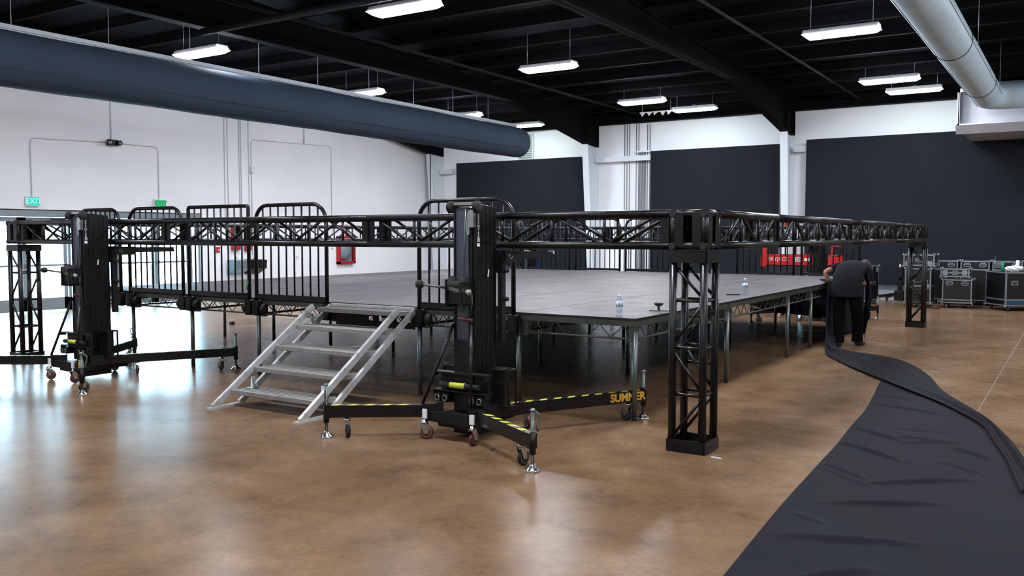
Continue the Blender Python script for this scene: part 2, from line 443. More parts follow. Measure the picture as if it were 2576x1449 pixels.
# louvre and conduits
t = thing('wall_louvre', 'pale green lit louvre high on back wall beside the duct end', 'louvre', (-11.9, BY-.03, 4.1))
MB().box(-.28, .32, -.02, .02, 0, .86).build('frame', M['steel_white'], t)
mb = MB()
for k in range(12): mb.box(-.22, .26, -.045, -.02, .05+k*.065, .085+k*.065)
mb.build('slats', M['grille'], t)
def conduit_set(name, xs, z0, z1, label, y=BY-.05, r=.012):
    mb = MB()
    for x in xs: mb.tube((x, y, z0), (x, y, z1), r, 6)
    return tag(mb.build(name, M['darkgrey'] if r < .02 else M['steel_white'], None), label, 'conduit')
M['conduit'] = mat('grey_conduit', (120,128,130), .5, metal=.3)
def conduit(x, z0, z1, lab, grp):
    o = MB().tube((x, BY-.05, z0), (x, BY-.05, z1), .011, 6).build('conduit', M['conduit']); tag(o, lab, 'conduit', grp)
for x, w_ in ((-8.36,'left'), (-8.28,'middle'), (-8.20,'right')): conduit(x, .4, 5.0, w_+' one of three thin conduits beside the left white column', 'triple conduit run')
for x, w_ in ((-7.98,'left'), (-7.90,'right')): conduit(x, .4, 5.0, w_+' conduit of the pair halfway between left column and middle panel', 'middle conduit pair')
for x, w_ in ((-7.62,'left'), (-7.54,'right')): conduit(x, .4, 4.95, w_+' conduit of the pair against the edge of the middle panel', 'right conduit pair')
for k in range(6): conduit(-7.862+k*.036, .4, 4.13, ['first','second','third','fourth','fifth','sixth'][k]+' from the left of six packed short conduits under a small bracket', 'packed short conduits')
tag(MB().box(-8.05, -7.5, BY-.09, BY-.03, 4.13, 4.18).build('conduit_bracket', M['steel_white']), 'small white bracket across the tops of the short conduits', 'bracket')

# ------------------------------------------------------------------ things on the left wall
def exit_sign(y, z, face, letter, label):
    t = thing('exit_sign', label, 'exit sign', (WX+.06, y, z), 0)
    MB().box(-.06, .02, -.15, .15, 0, .2).build('housing', M['white_plastic'], t)
    MB().box(.02, .026, -.135, .135, .015, .185).build('face_plate', face, t)
    text('lettering', 'EXIT', .17, letter, t, (.028, 0, .1), (PI/2, 0, PI/2), .001)
exit_sign(3.31, 2.29, M['exit_cyan'], M['exit_letter'], 'cyan glowing exit sign above the left pair of glass doors')
exit_sign(6.43, 2.34, M['exit_green'], M['exit_letter_g'], 'green glowing exit sign above the right pair of glass doors')
t = thing('emergency_light', 'black twin-head emergency light high on the white wall', 'emergency light', (WX+.02, 5.2, 3.74))
MB().box(0, .09, -.12, .12, 0, .13).build('housing', M['blackmatte'], t)
for s in (-1, 1):
    h = MB().lathe([(.02,0),(.055,.03),(.06,.08),(.052,.085)], (.07, s*.13, .06), 'x', 16).build('lamp_head', M['blackmatte'], t)
    MB().lathe([(.05,0),(.03,.012),(0.0,.016)], (.153, s*.13, .06), 'x', 16).build('lens', M['chrome'], h)
def wall_conduit(pts, label, r=.012, m='steel_white'):
    P = []
    pts = [Vector(p) for p in pts]
    for i, p in enumerate(pts):
        if 0 < i < len(pts)-1:
            a = (pts[i-1]-p).normalized(); b = (pts[i+1]-p).normalized(); R = .12
            for k in range(5):
                q = k/4; P.append(p+a*R*(1-q)**2+b*R*q**2)
        else: P.append(p)
    tag(MB().path(P, r, 6).build('conduit', M[m]), label, 'conduit')
X = WX+.015
M['wall_pipe'] = mat('cream_conduit', (206,207,212), .5)
wall_conduit([(X,3.31,2.5),(X,3.31,3.74),(X,5.07,3.80)], 'thin bent conduit from the left exit sign up to the emergency light', m='wall_pipe')
wall_conduit([(X,6.43,2.55),(X,6.43,3.80),(X,5.33,3.80)], 'thin bent conduit from the right exit sign up to the emergency light', m='wall_pipe')
wall_conduit([(X,5.2,3.88),(X,5.2,5.4)], 'thin straight conduit rising from the emergency light', m='wall_pipe')
for k, yy in enumerate((8.42, 8.52, 8.90, 8.96, 9.22)):
    wall_conduit([(X,yy,1.6),(X,yy,5.4)], ['leftmost','second','third','fourth','rightmost'][k]+' of five long vertical conduits above the red alarm box', m='wall_pipe')
wall_conduit([(X,9.31,1.12),(X,9.31,4.25),(X,12.35,4.32),(X,12.35,1.7)], 'thin conduit looping over the blank wall to the fire hose', m='wall_pipe')
wall_conduit([(X,11.25,4.3),(X,11.25,5.3)], 'short stub of conduit rising beside the duct', r=.03, m='wall_pipe')
tag(MB().box(WX+.03, WX+.09, 9.25, 9.37, 3.36, 3.52).build('junction_box', M['white_plastic']), 'small white junction box on the looping conduit', 'junction box')
# red alarm boxes, fountains, fire hose
t = thing('fire_alarm_panel', 'tall red fire alarm cabinet behind the square guardrail', 'alarm panel', (WX, 8.72, 1.28))
MB().bevbox(0, .14, -.14, .14, 0, .62, .012).build('cabinet_body', M['red'], t)
MB().box(.14, .15, -.12, .12, .03, .58).build('door', M['red'], t)
MB().box(.15, .165, .08, .1, .25, .33).build('latch', M['chrome'], t)
t = thing('fire_extinguisher_box', 'narrow red box right of the red alarm cabinet', 'red box', (WX, 9.12, 1.26))
MB().bevbox(0, .12, -.10, .08, 0, .68, .01).build('box_body', M['red'], t)
MB().box(.12, .13, -.08, -.01, .1, .6).build('window', M['darkgrey'], t)
t = thing('alarm_pull_station', 'small red pull station left of the alarm cabinet', 'pull station', (WX, 8.15, 1.22))
MB().bevbox(0, .05, -.05, .05, 0, .14, .006).build('body', M['red'], t); MB().box(.05, .06, -.03, .03, .05, .08).build('handle', M['white_plastic'], t)
def fountain(y, m, lab):
    t = thing('drinking_fountain', lab, 'drinking fountain', (WX, y, .60))
    MB().prism([(0,0),(.34,.18),(.36,.40),(0,.42)], 'y', -.24, .24).build('basin', m, t)
    MB().box(0, .03, -.24, .24, -.02, .02).build('back_plate', M['steel_white'], t)
    MB().path([(.2,-.1,.4),(.2,-.1,.46),(.24,-.1,.48),(.27,-.1,.46)], .01, 8).build('spout', M['chrome'], t)
fountain(8.68, M['steel_reflection'], 'steel drinking fountain on the white wall, blue reflection in its colour')
fountain(9.26, M['blackmatte'], 'black drinking fountain beside the steel one')
t = thing('fire_hose_cabinet', 'red-framed glass cabinet with a white hose reel on the wall', 'hose cabinet', (WX, 12.9, .80))
MB().box(0, .12, -.36, -.29, 0, .84).box(0, .12, .29, .36, 0, .84).box(0, .12, -.36, .36, 0, .07).box(0, .12, -.36, .36, .77, .84).build('frame', M['red'], t)
MB().box(0, .02, -.3, .3, .06, .78).build('back_panel', M['hvac'], t)
r = MB().lathe([(.05,0),(.26,0),(.26,.07),(.05,.07)], (.025, -.06, .38), 'x', 28).build('hose_reel', M['white_plastic'], t)
MB().box(.1, .104, -.29, .29, .07, .77).build('pane', M['pet'], t)
MB().box(.12, .14, .30, .33, .38, .46).build('handle', M['chrome'], t)
wall_conduit([(WX+.05,12.95,1.64),(WX+.05,12.95,2.0)], 'short red pipe entering the top of the hose cabinet', r=.03, m='red')
t = thing('light_switch', 'small white switch plate left of the hose cabinet', 'switch', (WX, 12.35, 1.22))
MB().box(0, .012, -.04, .04, 0, .12).build('plate', M['white_plastic'], t); MB().box(.012, .025, -.01, .01, .045, .075).build('toggle', M['darkgrey'], t)
tag(MB().box(WX, WX+.02, 10.9, 10.98, 1.0, 1.08).build('wall_socket', M['wall_pipe']), 'tiny grey socket on the wall behind the tall rounded guardrail', 'socket')
tag(MB().path([(-15.12,16.45,4.42),(-15.02,16.3,2.6),(-14.95,16.2,.95),(-14.94,16.18,.0)], .014, 6).build('hanging_cable', M['blackmatte']), 'dark slack cable hanging down beside the corner column', 'cable')

# ------------------------------------------------------------------ ceiling lamps
def lamp(x, y, z, lens, label, group=None):
    t = thing('ceiling_lamp', label, 'ceiling lamp', (x, y, z), 0, group)
    MB().prism([(-.17,.0),(.17,.0),(.12,.08),(-.12,.08)], 'x', -.60, .60).build('housing', M['lamp_body'], t)
    # lens: a faceted trough
    L, W_ = .61, .175
    b = MB()
    lo = [(-L+.08,-W_+.07,-.055),(L-.08,-W_+.07,-.055),(L-.08,W_-.07,-.055),(-L+.08,W_-.07,-.055)]
    hi = [(-L,-W_,0),(L,-W_,0),(L,W_,0),(-L,W_,0)]
    b._add(lo+hi, [(3,2,1,0),(0,1,5,4),(1,2,6,5),(2,3,7,6),(3,0,4,7)])
    b.build('lens', lens, t)
    zt = roof_z(y)-z
    for s in (-.5, .5):
        MB().tube((s, 0, .08), (s, 0, zt-.02), .004, 5).build('hanger', M['wall_pipe'], t)
    MB().box(-.05, .05, -.03, .03, .08, .13).build('junction', M['blackmatte'], t)
lw, lc = M['lens_w'], M['lens_c']
LAMPS = [(-5.35, 3.3, 5.05, lw, 'long bright ceiling lamp cut by the top edge, centre bay'),
 (-5.9, 8.5, 5.05, lw, 'bright ceiling lamp second in the centre bay row'),
 (-6.2, 13.7, 5.05, lw, 'bright ceiling lamp above the middle wall panel'),
 (-5.65, 15.9, 5.08, lc, 'pale green ceiling lamp tight to the back wall, centre bay'),
 (-10.6, 3.75, 5.05, lw, 'bright ceiling lamp over the fabric duct, nearest the left edge'),
 (-11.3, 8.9, 5.05, lw, 'ceiling lamp half hidden behind the middle of the fabric duct'),
 (-11.6, 13.4, 5.05, lw, 'ceiling lamp almost hidden behind the far part of the fabric duct'),
 (-11.25, 16.2, 5.05, lc, 'pale ceiling lamp behind the closed end of the fabric duct'),
 (-.2, 8.45, 5.05, lw, 'longest bright ceiling lamp, left of the white round duct'),
 (-.35, 13.75, 5.05, lw, 'bright ceiling lamp just left of the sheet metal unit'),
 (-.15, 15.75, 5.08, lc, 'greenish ceiling lamp against the back wall above the widest panel')]
for a in LAMPS: lamp(*a)
# the rest of the hall's lamps, behind and beside the view
for (x, y) in [(-11.2,-2.5),(-5.6,-2.5),(-.1,3.0),(-.1,-2.5),(5.6,-2.5),(5.6,3.2),(5.6,8.5),(-5.6,-8.5),(-.1,-8.5),(5.6,-8.5),(-11.2,-8.5),(5.6,13.7)]:
    lamp(x, y, 5.05, lw, 'ceiling lamp outside the photo, %s the viewpoint, %s' % ('behind' if y < -5 else 'above' if y < 0 else 'ahead of', 'far left' if x < -8 else 'left' if x < -3 else 'middle' if x < 3 else 'right')+(', row %s' % ('near' if y < 5 else 'mid' if y < 10 else 'back') if y > 0 else ''), 'ceiling lamps out of view')

# pipe, cables and torn insulation at the ceiling
tag(MB().tube((-9.2, 2.69, 5.06), (3.5, 2.69, 5.06), .06, 10).build('sprinkler_pipe', M['black_paint']), 'long black pipe under the roof in front of the first lamp', 'pipe')
tag(MB().tube((-7.6, FY+1, 5.17), (-7.6, 16.8, 5.17), .03, 8).build('electrical_pipe', M['black_paint']), 'thin black pipe running lengthwise beside the centre lamp row', 'pipe')
tag(MB().tube((-12.4, FY+1, 5.12), (-12.4, 16.8, 5.12), .03, 8).build('electrical_pipe', M['black_paint']), 'thin black pipe running lengthwise over the fabric duct', 'pipe')
tag(MB().tube((-1.6, FY+1, 5.16), (-1.6, 16.8, 5.16), .025, 8).build('electrical_pipe', M['black_paint']), 'thin black pipe running lengthwise left of the white duct', 'pipe')
mb = MB()
rr = random.Random(3)
mb.box(-7.32, -6.3, 16.02, 16.04, 5.105, 5.13).box(-7.25,-7.245,16.03,16.035,5.13,5.45).box(-6.4,-6.395,16.03,16.035,5.13,5.45)
for k in range(5):
    x = -7.3+k*.2; z = 4.98+rr.random()*.05
    mb._add([(x, 16.0, 5.12),(x+.16, 16.05, 5.13),(x+.05+rr.random()*.08, 15.95, z),(x+.02, 16.1, z+.04)], [(0,1,2),(0,2,3)])
tag(mb.build('torn_insulation', M['white_plastic'], fix=False), 'ragged white torn insulation hanging beside a back wall lamp', 'insulation')

# ------------------------------------------------------------------ ducts
DX, DZ_, DR = -10.0, 4.235, .41
t = thing('fabric_duct', 'long grey-blue fabric air duct hanging along the white wall', 'air duct', (DX, 0, DZ_))
rows = []
rr = random.Random(5)
nseg = 60
for i in range(nseg+1):
    y = -15+(13.75+15)*i/nseg
    row = []
    for k in range(33):
        a = 2*PI*k/32
        rad = DR*(1+.012*math.sin(3*a+y*1.7)+.008*math.sin(y*5.1+a))
        row.append((math.cos(a)*rad, y, math.sin(a)*rad))
    rows.append(row)
for (y, f) in ((13.85,.97),(13.9,.88)):
    rows.append([(math.cos(2*PI*k/32)*DR*f, y, math.sin(2*PI*k/32)*DR*f) for k in range(33)])
for (y, f) in ((13.80,.80),(13.74,.4),(13.72,.001)):
    rows.append([(math.cos(2*PI*k/32)*DR*f, y, math.sin(2*PI*k/32)*DR*f) for k in range(33)])
MB().grid(rows).build('duct_body', M['ductcloth'], t)
MB().box(-.02, .02, -15, 13.7, DR-.005, DR+.02).box(-.05, .05, -15, 13.7, DR+.02, DR+.085).build('suspension_rail', M['steel_white'], t)
mb = MB()
mb.tube((DR*math.cos(-.5), -14.8, DR*math.sin(-.5)), (DR*math.cos(-.5), 13.6, DR*math.sin(-.5)), .006, 5)
mb.build('stitched_seam', M['darkgrey'], t)
y = -14
while y < 13.7:
    MB().tube((0, y, DR+.06), (0, y, roof_z(y)-DZ_), .004, 5).build('hanger_wire', M['wall_pipe'], t); y += 1.55
# white round duct
AX, AZ, AR = 1.50, 4.66, .295
t = thing('round_duct', 'fat white round duct slanting down from the top right', 'air duct', (AX, 0, AZ))
pts = [(0, -15, 0), (0, -8, 0), (0, 0, 0), (0, 8, 0), (0, 14.28, 0)]
for k in range(1, 9):
    a = k/8*PI/2; pts.append((.42*(1-math.cos(a)), 14.28+.42*math.sin(a), 0))
pts.append((1.6, 14.70, 0))
MB().path(pts, AR, 28).build('duct_body', M['ductmetal'], t)
mb = MB()
for y in (-12, -8, -4, 0, 3.7, 8.2, 12.6):
    mb.path([(math.cos(2*PI*k/28)*(AR+.004), y, math.sin(2*PI*k/28)*(AR+.004)) for k in range(28)], .007, 5, closed=True)
mb.build('joint_ring', M['darkgrey'], t)
mb = MB().tube((-AR*math.cos(.9)-.0, -15, -AR*math.sin(.9)), (-AR*math.cos(.9), 14.5, -AR*math.sin(.9)), .006, 5)
mb.tube((AR*.98, -15, -.03), (AR*.98, 14.4, -.03), .008, 5)
mb.build('seam', M['darkgrey'], t)
for y in (-6, -1, 4, 9, 13.5):
    for s in (-1, 1): MB().tube((s*AR, y, .02), (s*AR, y, roof_z(y)-AZ), .004, 5).build('hanger_wire', M['wall_pipe'], t)
t = thing('air_handling_unit', 'pale grey sheet metal air unit on the back wall, top right', 'air handler', (.86, 15.05, 3.95))
MB().box(0, 3.6, .35, 2.2, .2, 1.0).build('casing', M['hvac'], t)
MB().box(.02, .04, .0, .35, .2, .95).box(0, 3.6, .0, .35, .16, .2).box(0, 3.6, .3, .36, .2, 1.0).box(0,.05,0,.05,.16,.98).box(0,3.6,0,.04,.9,.98).build('frame', M['hvac'], t)
MB().prism([(-.06,.16),(.10,0),(.10,-.02),(-.1,.16)], 'x', -.02, 3.6).box(.12, 3.6, .1, 2.2, -.02, .06).box(.2, 3.6, .12, 2.2, .06, .2).build('drip_flange', M['hvac'], t)
MB().box(.3, 3.3, .33, .35, .28, .8).build('access_door', M['hvac'], t)

# ------------------------------------------------------------------ stage deck
SZ = .919
XS = [0, -1.22, -2.44, -3.66, -4.88, -6.10, -7.32, -8.53]
YS = [0, 2.44, 4.88, 6.10, 8.54, 9.48]
rown = ['front row', 'second row from the front', 'third row from the front', 'fourth row from the front', 'rear row']
coln = ['rightmost panel', 'second panel from the right', 'third panel from the right', 'middle panel', 'third panel from the left', 'second panel from the left', 'leftmost panel']
def deck_proto(wd, dp):
    t = thing('stage_deck', '', 'stage deck', (0,0,0), 0, 'stage deck panels')
    g = .006
    MB().box(-wd/2+g, wd/2-g, -dp/2+g, dp/2-g, SZ-.006, SZ).build('deck_surface', M['deck_top'], t)
    MB().box(-wd/2+g, wd/2-g, -dp/2+g, dp/2-g, SZ-.024, SZ-.0062).build('plywood_core', M['deck_edge'], t)
    f = MB(); i = .012; z1 = SZ-.025
    for (a, b) in (((-wd/2+i, -dp/2+i), (wd/2-i, -dp/2+i)), ((-wd/2+i, dp/2-i), (wd/2-i, dp/2-i))):
        f.box(a[0], b[0], a[1]-.008, a[1]+.008, z1-.05, z1)
    for x in (-wd/2+i, wd/2-i): f.box(x-.008, x+.008, -dp/2+i, dp/2-i, z1-.05, z1)
    k = 1
    while k*.61 < dp-.1: f.box(-wd/2+i, wd/2-i, -dp/2+k*.61-.02, -dp/2+k*.61+.02, z1-.04, z1-.001); k += 1
    f.build('frame', M['deckframe'], t)
    def lattice(p, q):
        p = Vector(p); q = Vector(q); L = (q-p).length; n = max(4, int(round(L/.125)));  n += n % 2
        b = MB().tube(p+Vector((0,0,.73)), q+Vector((0,0,.73)), .011, 6)
        for k in range(n):
            a = p.lerp(q, k/n); c = p.lerp(q, (k+1)/n)
            za, zc = (.73, z1-.045) if k % 2 == 0 else (z1-.045, .73)
            b.tube(a+Vector((0,0,za)), c+Vector((0,0,zc)), .005, 5, caps=False)
        b.build('side_truss', M['deckframe'], t)
    xx, yy = wd/2-.03, dp/2-.03
    lattice((-xx,-yy,0),(xx,-yy,0)); lattice((-xx,yy,0),(xx,yy,0)); lattice((-xx,-yy,0),(-xx,yy,0)); lattice((xx,-yy,0),(xx,yy,0))
    for sx in (-1, 1):
        for sy in (-1, 1):
            MB().bevbox(sx*wd/2-sx*.012 if sx < 0 else wd/2-.082, -wd/2+.082 if sx < 0 else wd/2-.012,
                        -dp/2+.012 if sy < 0 else dp/2-.082, -dp/2+.082 if sy < 0 else dp/2-.012, .70, SZ-.026, .008).build('corner_casting', M['deckframe'], t)
    return t
protos = {}
def leg(t, x, y):
    MB().tube((x, y, .0), (x, y, .80), .0245, 12).build('leg', M['galv'], t)
for r in range(5):
    for c in range(7):
        wd = XS[c]-XS[c+1]; dp = YS[r+1]-YS[r]
        key = (round(wd, 2), round(dp, 2))
        loc = ((XS[c]+XS[c+1])/2, (YS[r]+YS[r+1])/2, 0)
        lab = 'grey topped stage deck, %s, %s' % (rown[r], coln[c])
        if key not in protos:
            protos[key] = deck_proto(wd, dp); t = protos[key]; t.location = loc; t['label'] = lab
            kids0 = [k for k in t.children]
            protos[key]['__n'] = len(kids0); protos[key+('kids',)] = kids0
        else:
            src = protos[key]; t = src.copy(); COL.objects.link(t); t.location = loc; t['label'] = lab
            for k in protos[key+('kids',)]:
                d = k.copy(); COL.objects.link(d); d.parent = t
        if not (r == 0 and c == 3): leg(t, wd/2-.026, -dp/2+.026)
        if c == 6: leg(t, -wd/2+.026, -dp/2+.026)
        if r == 4: leg(t, wd/2-.026, dp/2-.026)
for k in list(protos):
    if len(k) == 2 and '__n' in protos[k]: del protos[k]['__n']
# holed dark beam behind the stair
mb = MB(); z0, z1 = .68, .875; y0, y1 = -.03, -.006
x = -3.60; holes = [-3.22+.1*k*1.4 for k in range(6)]
def holed(mb, xa, xb, hs, rad):
    xs = xa
    for h in hs:
        mb.box(xs, h-rad-.02, y0, y1, z0, z1)
        n = 16; cz = (z0+z1)/2-.01; outer = []; inner = []
        for k in range(n):
            a = 2*PI*(k+.5)/n; c, s = math.cos(a), math.sin(a)
            m_ = max(abs(c)/(rad+.02), abs(s)/((z1-z0)/2)); 
            ox, oz = c/m_, s/m_
            outer.append((h+ox, cz+.01+oz)); inner.append((h+c*rad, cz+s*rad))
        for k in range(n):
            j = (k+1) % n
            for (ya) in (y0, y1):
                mb.quad((outer[k][0], ya, outer[k][1]), (outer[j][0], ya, outer[j][1]), (inner[j][0], ya, inner[j][1]), (inner[k][0], ya, inner[k][1]))
            mb.quad((inner[k][0], y0, inner[k][1]), (inner[j][0], y0, inner[j][1]), (inner[j][0], y1, inner[j][1]), (inner[k][0], y1, inner[k][1]))
        xs = h+rad+.02
    mb.box(xs, xb, y0, y1, z0, z1)
holed(mb, -3.6, -2.50, [-3.10, -2.97, -2.84, -2.71, -2.58], .04)
tag(mb.build('stair_support_beam', M['blackmatte'], fix=False), 'dark steel beam with round holes behind the top stair', 'beam')

# ------------------------------------------------------------------ guardrails
def guardrail(x0, x1, y, rnd, label, grp='black guardrails round the stage'):
    t = thing('guardrail', label, 'guardrail', ((x0+x1)/2, y, SZ), 0, grp)
    W2 = (x1-x0)/2-.022; zb, zt = -.01, (1.0 if y > 5 and x0 > -3 else 1.085)
    R = rnd
    pts = [(-W2, 0, -.16), (-W2, 0, zt-R)]
    for k in range(1, 9):
        a = PI/2*k/8; pts.append((-W2+R-R*math.cos(a), 0, zt-R+R*math.sin(a)))
    for k in range(0, 9):
        a = PI/2*k/8; pts.append((W2-R+R*math.sin(a), 0, zt-R+R*math.cos(a)))
    pts.append((W2, 0, -.16))
    MB().path(pts, .0225, 12).build('frame', M['blacksteel'], t)
    MB().bar((-W2, 0, .03), (W2, 0, .03), .03, .05).build('bottom_rail', M['blacksteel'], t)
    n = 8
    for k in range(n):
        x = -W2+2*W2*(k+1)/(n+1)
        d = min(x+W2, W2-x); zz = zt-(R-math.sqrt(max(0, R*R-(R-d)**2)) if d < R else 0)
        MB().tube((x, 0, .04), (x, 0, zz), .0105, 8).build('baluster', M['blacksteel'], t)
    sgn = -1 if y < 5 else 1
    for s in (-1, 1):
        c = MB().bevbox(s*W2-.045, s*W2+.045, -.045, .045, -.20, -.02, .012).build('clamp', M['blackmatte'], t)
        MB().lathe([(.02,0),(.055,.01),(.06,.035),(.03,.05)], (s*W2-s*.09, 0, -.12), 'x', 12).build('clamp_knob', M['black_rubber'], c)
    return t
YF = -.048
guardrail(-2.43, -1.24, YF, .2, 'rounded black guardrail right of the stair, behind the near lift')
guardrail(-4.87, -3.69, YF, .2, 'rounded black guardrail immediately left of the stair')
g3 = guardrail(-6.09, -4.95, YF, .03, 'square-cornered black guardrail, second left of the stair')
MB().bar((.53,-.03,.10), (.56,-.03,.20), .02, .004, (0,1,0)).build('tape', M['green_tape'], g3)
guardrail(-7.31, -6.17, YF, .2, 'rounded black guardrail, third left of the stair')
guardrail(-8.47, -7.47, YF, .2, 'rounded black guardrail at the left end of the stage front')
for (a, b, l) in ((-8.3,-7.12,'rear black guardrail farthest left, seen through the truss'), (-7.02,-5.94,'second rear guardrail from the left, in front of the left wall panel'),
                  (-5.83,-4.75,'rear guardrail in front of the left white column'), (-4.66,-3.55,'rear guardrail in front of the conduits and middle panel edge'),
                  (-2.30,-1.18,'rear guardrail in front of the red scissor lift'), (-1.08,-.02,'rear guardrail at the right end, behind the lift mast')):
    guardrail(a, b, 9.53, .18, l, 'black guardrails along the rear of the stage')

# ------------------------------------------------------------------ stair
t = thing('stage_stair', 'folding aluminium stair with five treads up to the stage', 'stair', (-3.03, -.9, 0))
hx = .585
for s, nm in ((-1, 'stringer'), (1, 'stringer')):
    MB().bar((s*hx, -1.68+.9+.0, .02), (s*hx, -.36+.9, .90), .035, .06, (0,0,1)).build(nm, M['alu'], t)
    MB().bar((s*hx, -1.36+.9, .02), (s*hx, -.085+.9, .885), .035, .055, (0,0,1)).build(nm, M['alu'], t)
    MB().box(s*hx-.03, s*hx+.03, -1.74+.9, -1.32+.9, 0, .022).build('foot_plate', M['alu'], t)
tr = [(-.33,.885), (-.62,.72), (-.90,.535), (-1.19,.35), (-1.48,.165)]
for (yf, z) in tr:
    d = .27
    o = MB().bevbox(-hx+.016, hx-.016, yf+.9-.0, yf+.9+d, z-.045, z, .006).build('tread', M['tread'], t)
    g = MB()
    for k in range(5): g.box(-hx+.03, hx-.03, yf+.9+.03+k*.05, yf+.9+.036+k*.05, z, z+.002)
    g.build('grip_strip', M['deckframe'], o)
for (x, yf, z) in ((-.50,-.62+.16,.72), (.50,-.62+.16,.72), (-.45,-1.48+.17,.165), (.50,-1.48+.17,.165)):
    MB().lathe([(.055,0),(.055,.008),(.024,.01),(.024,.11),(.018,.11),(.018,.02)], (x, yf+.9, z), 'z', 12).build('handrail_socket', M['galv'], t)
MB().box(-hx, hx, -.10+.9, -.06+.9, .86, .915).build('top_nosing', M['alu'], t)
MB().path([(.585,.05,.60),(.45,-.02,.585),(.25,-.06,.575),(.05,-.03,.57)], .004, 5).build('safety_wire', M['galv'], t)

# ------------------------------------------------------------------ trusses
T = .305; R1 = .0305; H = T/2-R1
def gusset(L0, sgn, wd, m, par):
    b = MB()
    x0, x1 = (L0, L0+wd) if sgn > 0 else (L0-wd, L0)
    for s in (-1, 1):
        b.box(x0, x1, s*H-.006, s*H+.006, -H, H)
        b.box(x0, x1, -H, H, s*H-.006, s*H+.006)
    # end ring
    xe = L0+(sgn*.006)
    for s in (-1, 1):
        b.box(xe-.004, xe+.004, -H, H, s*H-.02, s*H+.02); b.box(xe-.004, xe+.004, s*H-.02, s*H+.02, -H, H)
    b.build('end_plate', m, par)
def truss(name, label, origin, rz, L, n, flip=0, wd=.075, axis='x', cat='truss', grp='black box truss sections round the stage'):
    t = thing(name, label, cat, origin, rz, grp)
    if axis == 'z': t.rotation_euler = (0, -PI/2, rz)
    m = M['blacksteel']
    for sy in (-1, 1):
        for sz in (-1, 1):
            MB().tube((0, sy*H, sz*H), (L, sy*H, sz*H), R1, 12).build('chord', m, t)
    bay = (L-2*wd)/n
    for k in range(n+1):
        x = wd+k*bay
        if k in (0, n): continue
        for s in (-1, 1):
            MB().tube((x, s*H, -H), (x, s*H, H), .0135, 8).build('upright', m, t)
        for s in (-1, 1):
            MB().tube((x, -H, s*H), (x, H, s*H), .0125, 8).build('crosspiece', m, t)
    for k in range(n):
        a, b = wd+k*bay+.02, wd+(k+1)*bay-.02
        up = (k+flip) % 2
        for s in (-1, 1):
            z0, z1 = (-H, H) if up else (H, -H)
            MB().tube((a, s*H, z0), (b, s*H, z1), .0145, 8).build('brace', m, t)
        for s in (-1, 1):
            y0, y1 = (-H, H) if up else (H, -H)
            MB().tube((a, y0, s*H), (b, y1, s*H), .0125, 8).build('brace', m, t)
    gusset(0, 1, wd, m, t); gusset(L, -1, wd, m, t)
    return t
def corner_block(x, y, label):
    t = thing('truss_corner_block', label, 'truss corner', (x, y, ZC), 0, 'truss corner blocks')
    m = M['blacksteel']; o = T/2
    b = MB()
    for sx in (-1, 1):
        for sy in (-1, 1): b.tube((sx*H, sy*H, -o), (sx*H, sy*H, o), R1, 12)
    for sz in (-1, 1):
        for s in (-1, 1):
            b.tube((-o, s*H, sz*H), (o, s*H, sz*H), R1, 12); b.tube((s*H, -o, sz*H), (s*H, o, sz*H), R1, 12)
    b.build('frame', m, t)
    for (ax, s) in (('y', -1), ('x', 1), ('y', 1), ('x', -1)):
        g = MB()
        for q in (-1, 1):
            a0, a1 = (q*.035, q*.105) if q > 0 else (q*.105, q*.035)
            if ax == 'y': g.box(a0, a1, s*(o-.009), s*(o-.001), -H, H)
            else: g.box(s*(o-.009), s*(o-.001), a0, a1, -H, H)
        g.build('gusset_plate', m, t)
        for q in (-1, 1):
            for z in (-1, 1):
                pass
    MB().box(-.08, .08, -.08, .08, o-.02, o+.012).box(-.06, .06, -.10, .10, -o+.0, -o+.01).build('bolt_plate', M['blackmatte'], t)
    e = MB()
    for sz in (-1, 1):
        for s in (-1, 1):
            e.lathe([(R1-.004,0),(R1-.004,.03),(0.0,.03)], (s*H, -o-.003, sz*H), 'y', 12)
    e.build('tube_bore', M['black_rubber'], t)
    return t
ZT, ZB = 1.850, 1.545
ZC = (ZT+ZB)/2
YN = -.855+T/2; YR = 10.147+T/2; XR = .652+T/2; XL = -8.80+T/2
corner_block(XR, YN, 'near right truss corner block on the tall foreground tower')
corner_block(XL, YN, 'truss corner block at the far left edge')
corner_block(XR, YR, 'rear right truss corner block at the end of the receding truss')
corner_block(XL, YR, 'rear left truss corner block, behind the stage')
for k, (a, b, l) in enumerate(((.652,-2.40,'front truss section ending at the near right corner block'), (-2.40,-5.45,'middle front truss section above the stair and rails'), (-5.45,-8.495,'left front truss section behind the left lift'))):
    truss('box_truss', l, (b, YN, ZC), 0, a-b, 6, k % 2)
for k, (a, b, l) in enumerate(((.652,-2.40,'rear truss section nearest the scissor lift'), (-2.40,-5.45,'middle rear truss section across the back of the stage'), (-5.45,-8.495,'rear truss section at the back left of the stage'))):
    truss('box_truss', l, (b, YR, ZC), 0, a-b, 9, k % 2)
for k, (a, b, n, l) in enumerate(((-.55,1.03,3,'short right-hand truss section next to the near corner block'), (1.03,4.13,6,'second section of the receding right-hand truss'), (4.13,7.17,6,'third section of the receding right-hand truss'), (7.17,10.147,6,'last section of the receding right-hand truss'))):
    truss('box_truss', l, (XR, a, ZC), PI/2, b-a, n, 1)
for k, (a, b, l) in enumerate(((-.55,3.0,'nearest section of the left side truss by the glass doors'), (3.0,6.6,'middle section of the left side truss'), (6.6,10.147,'far section of the left side truss'))):
    truss('box_truss', l, (XL, a, ZC), PI/2, b-a, 7, k % 2)
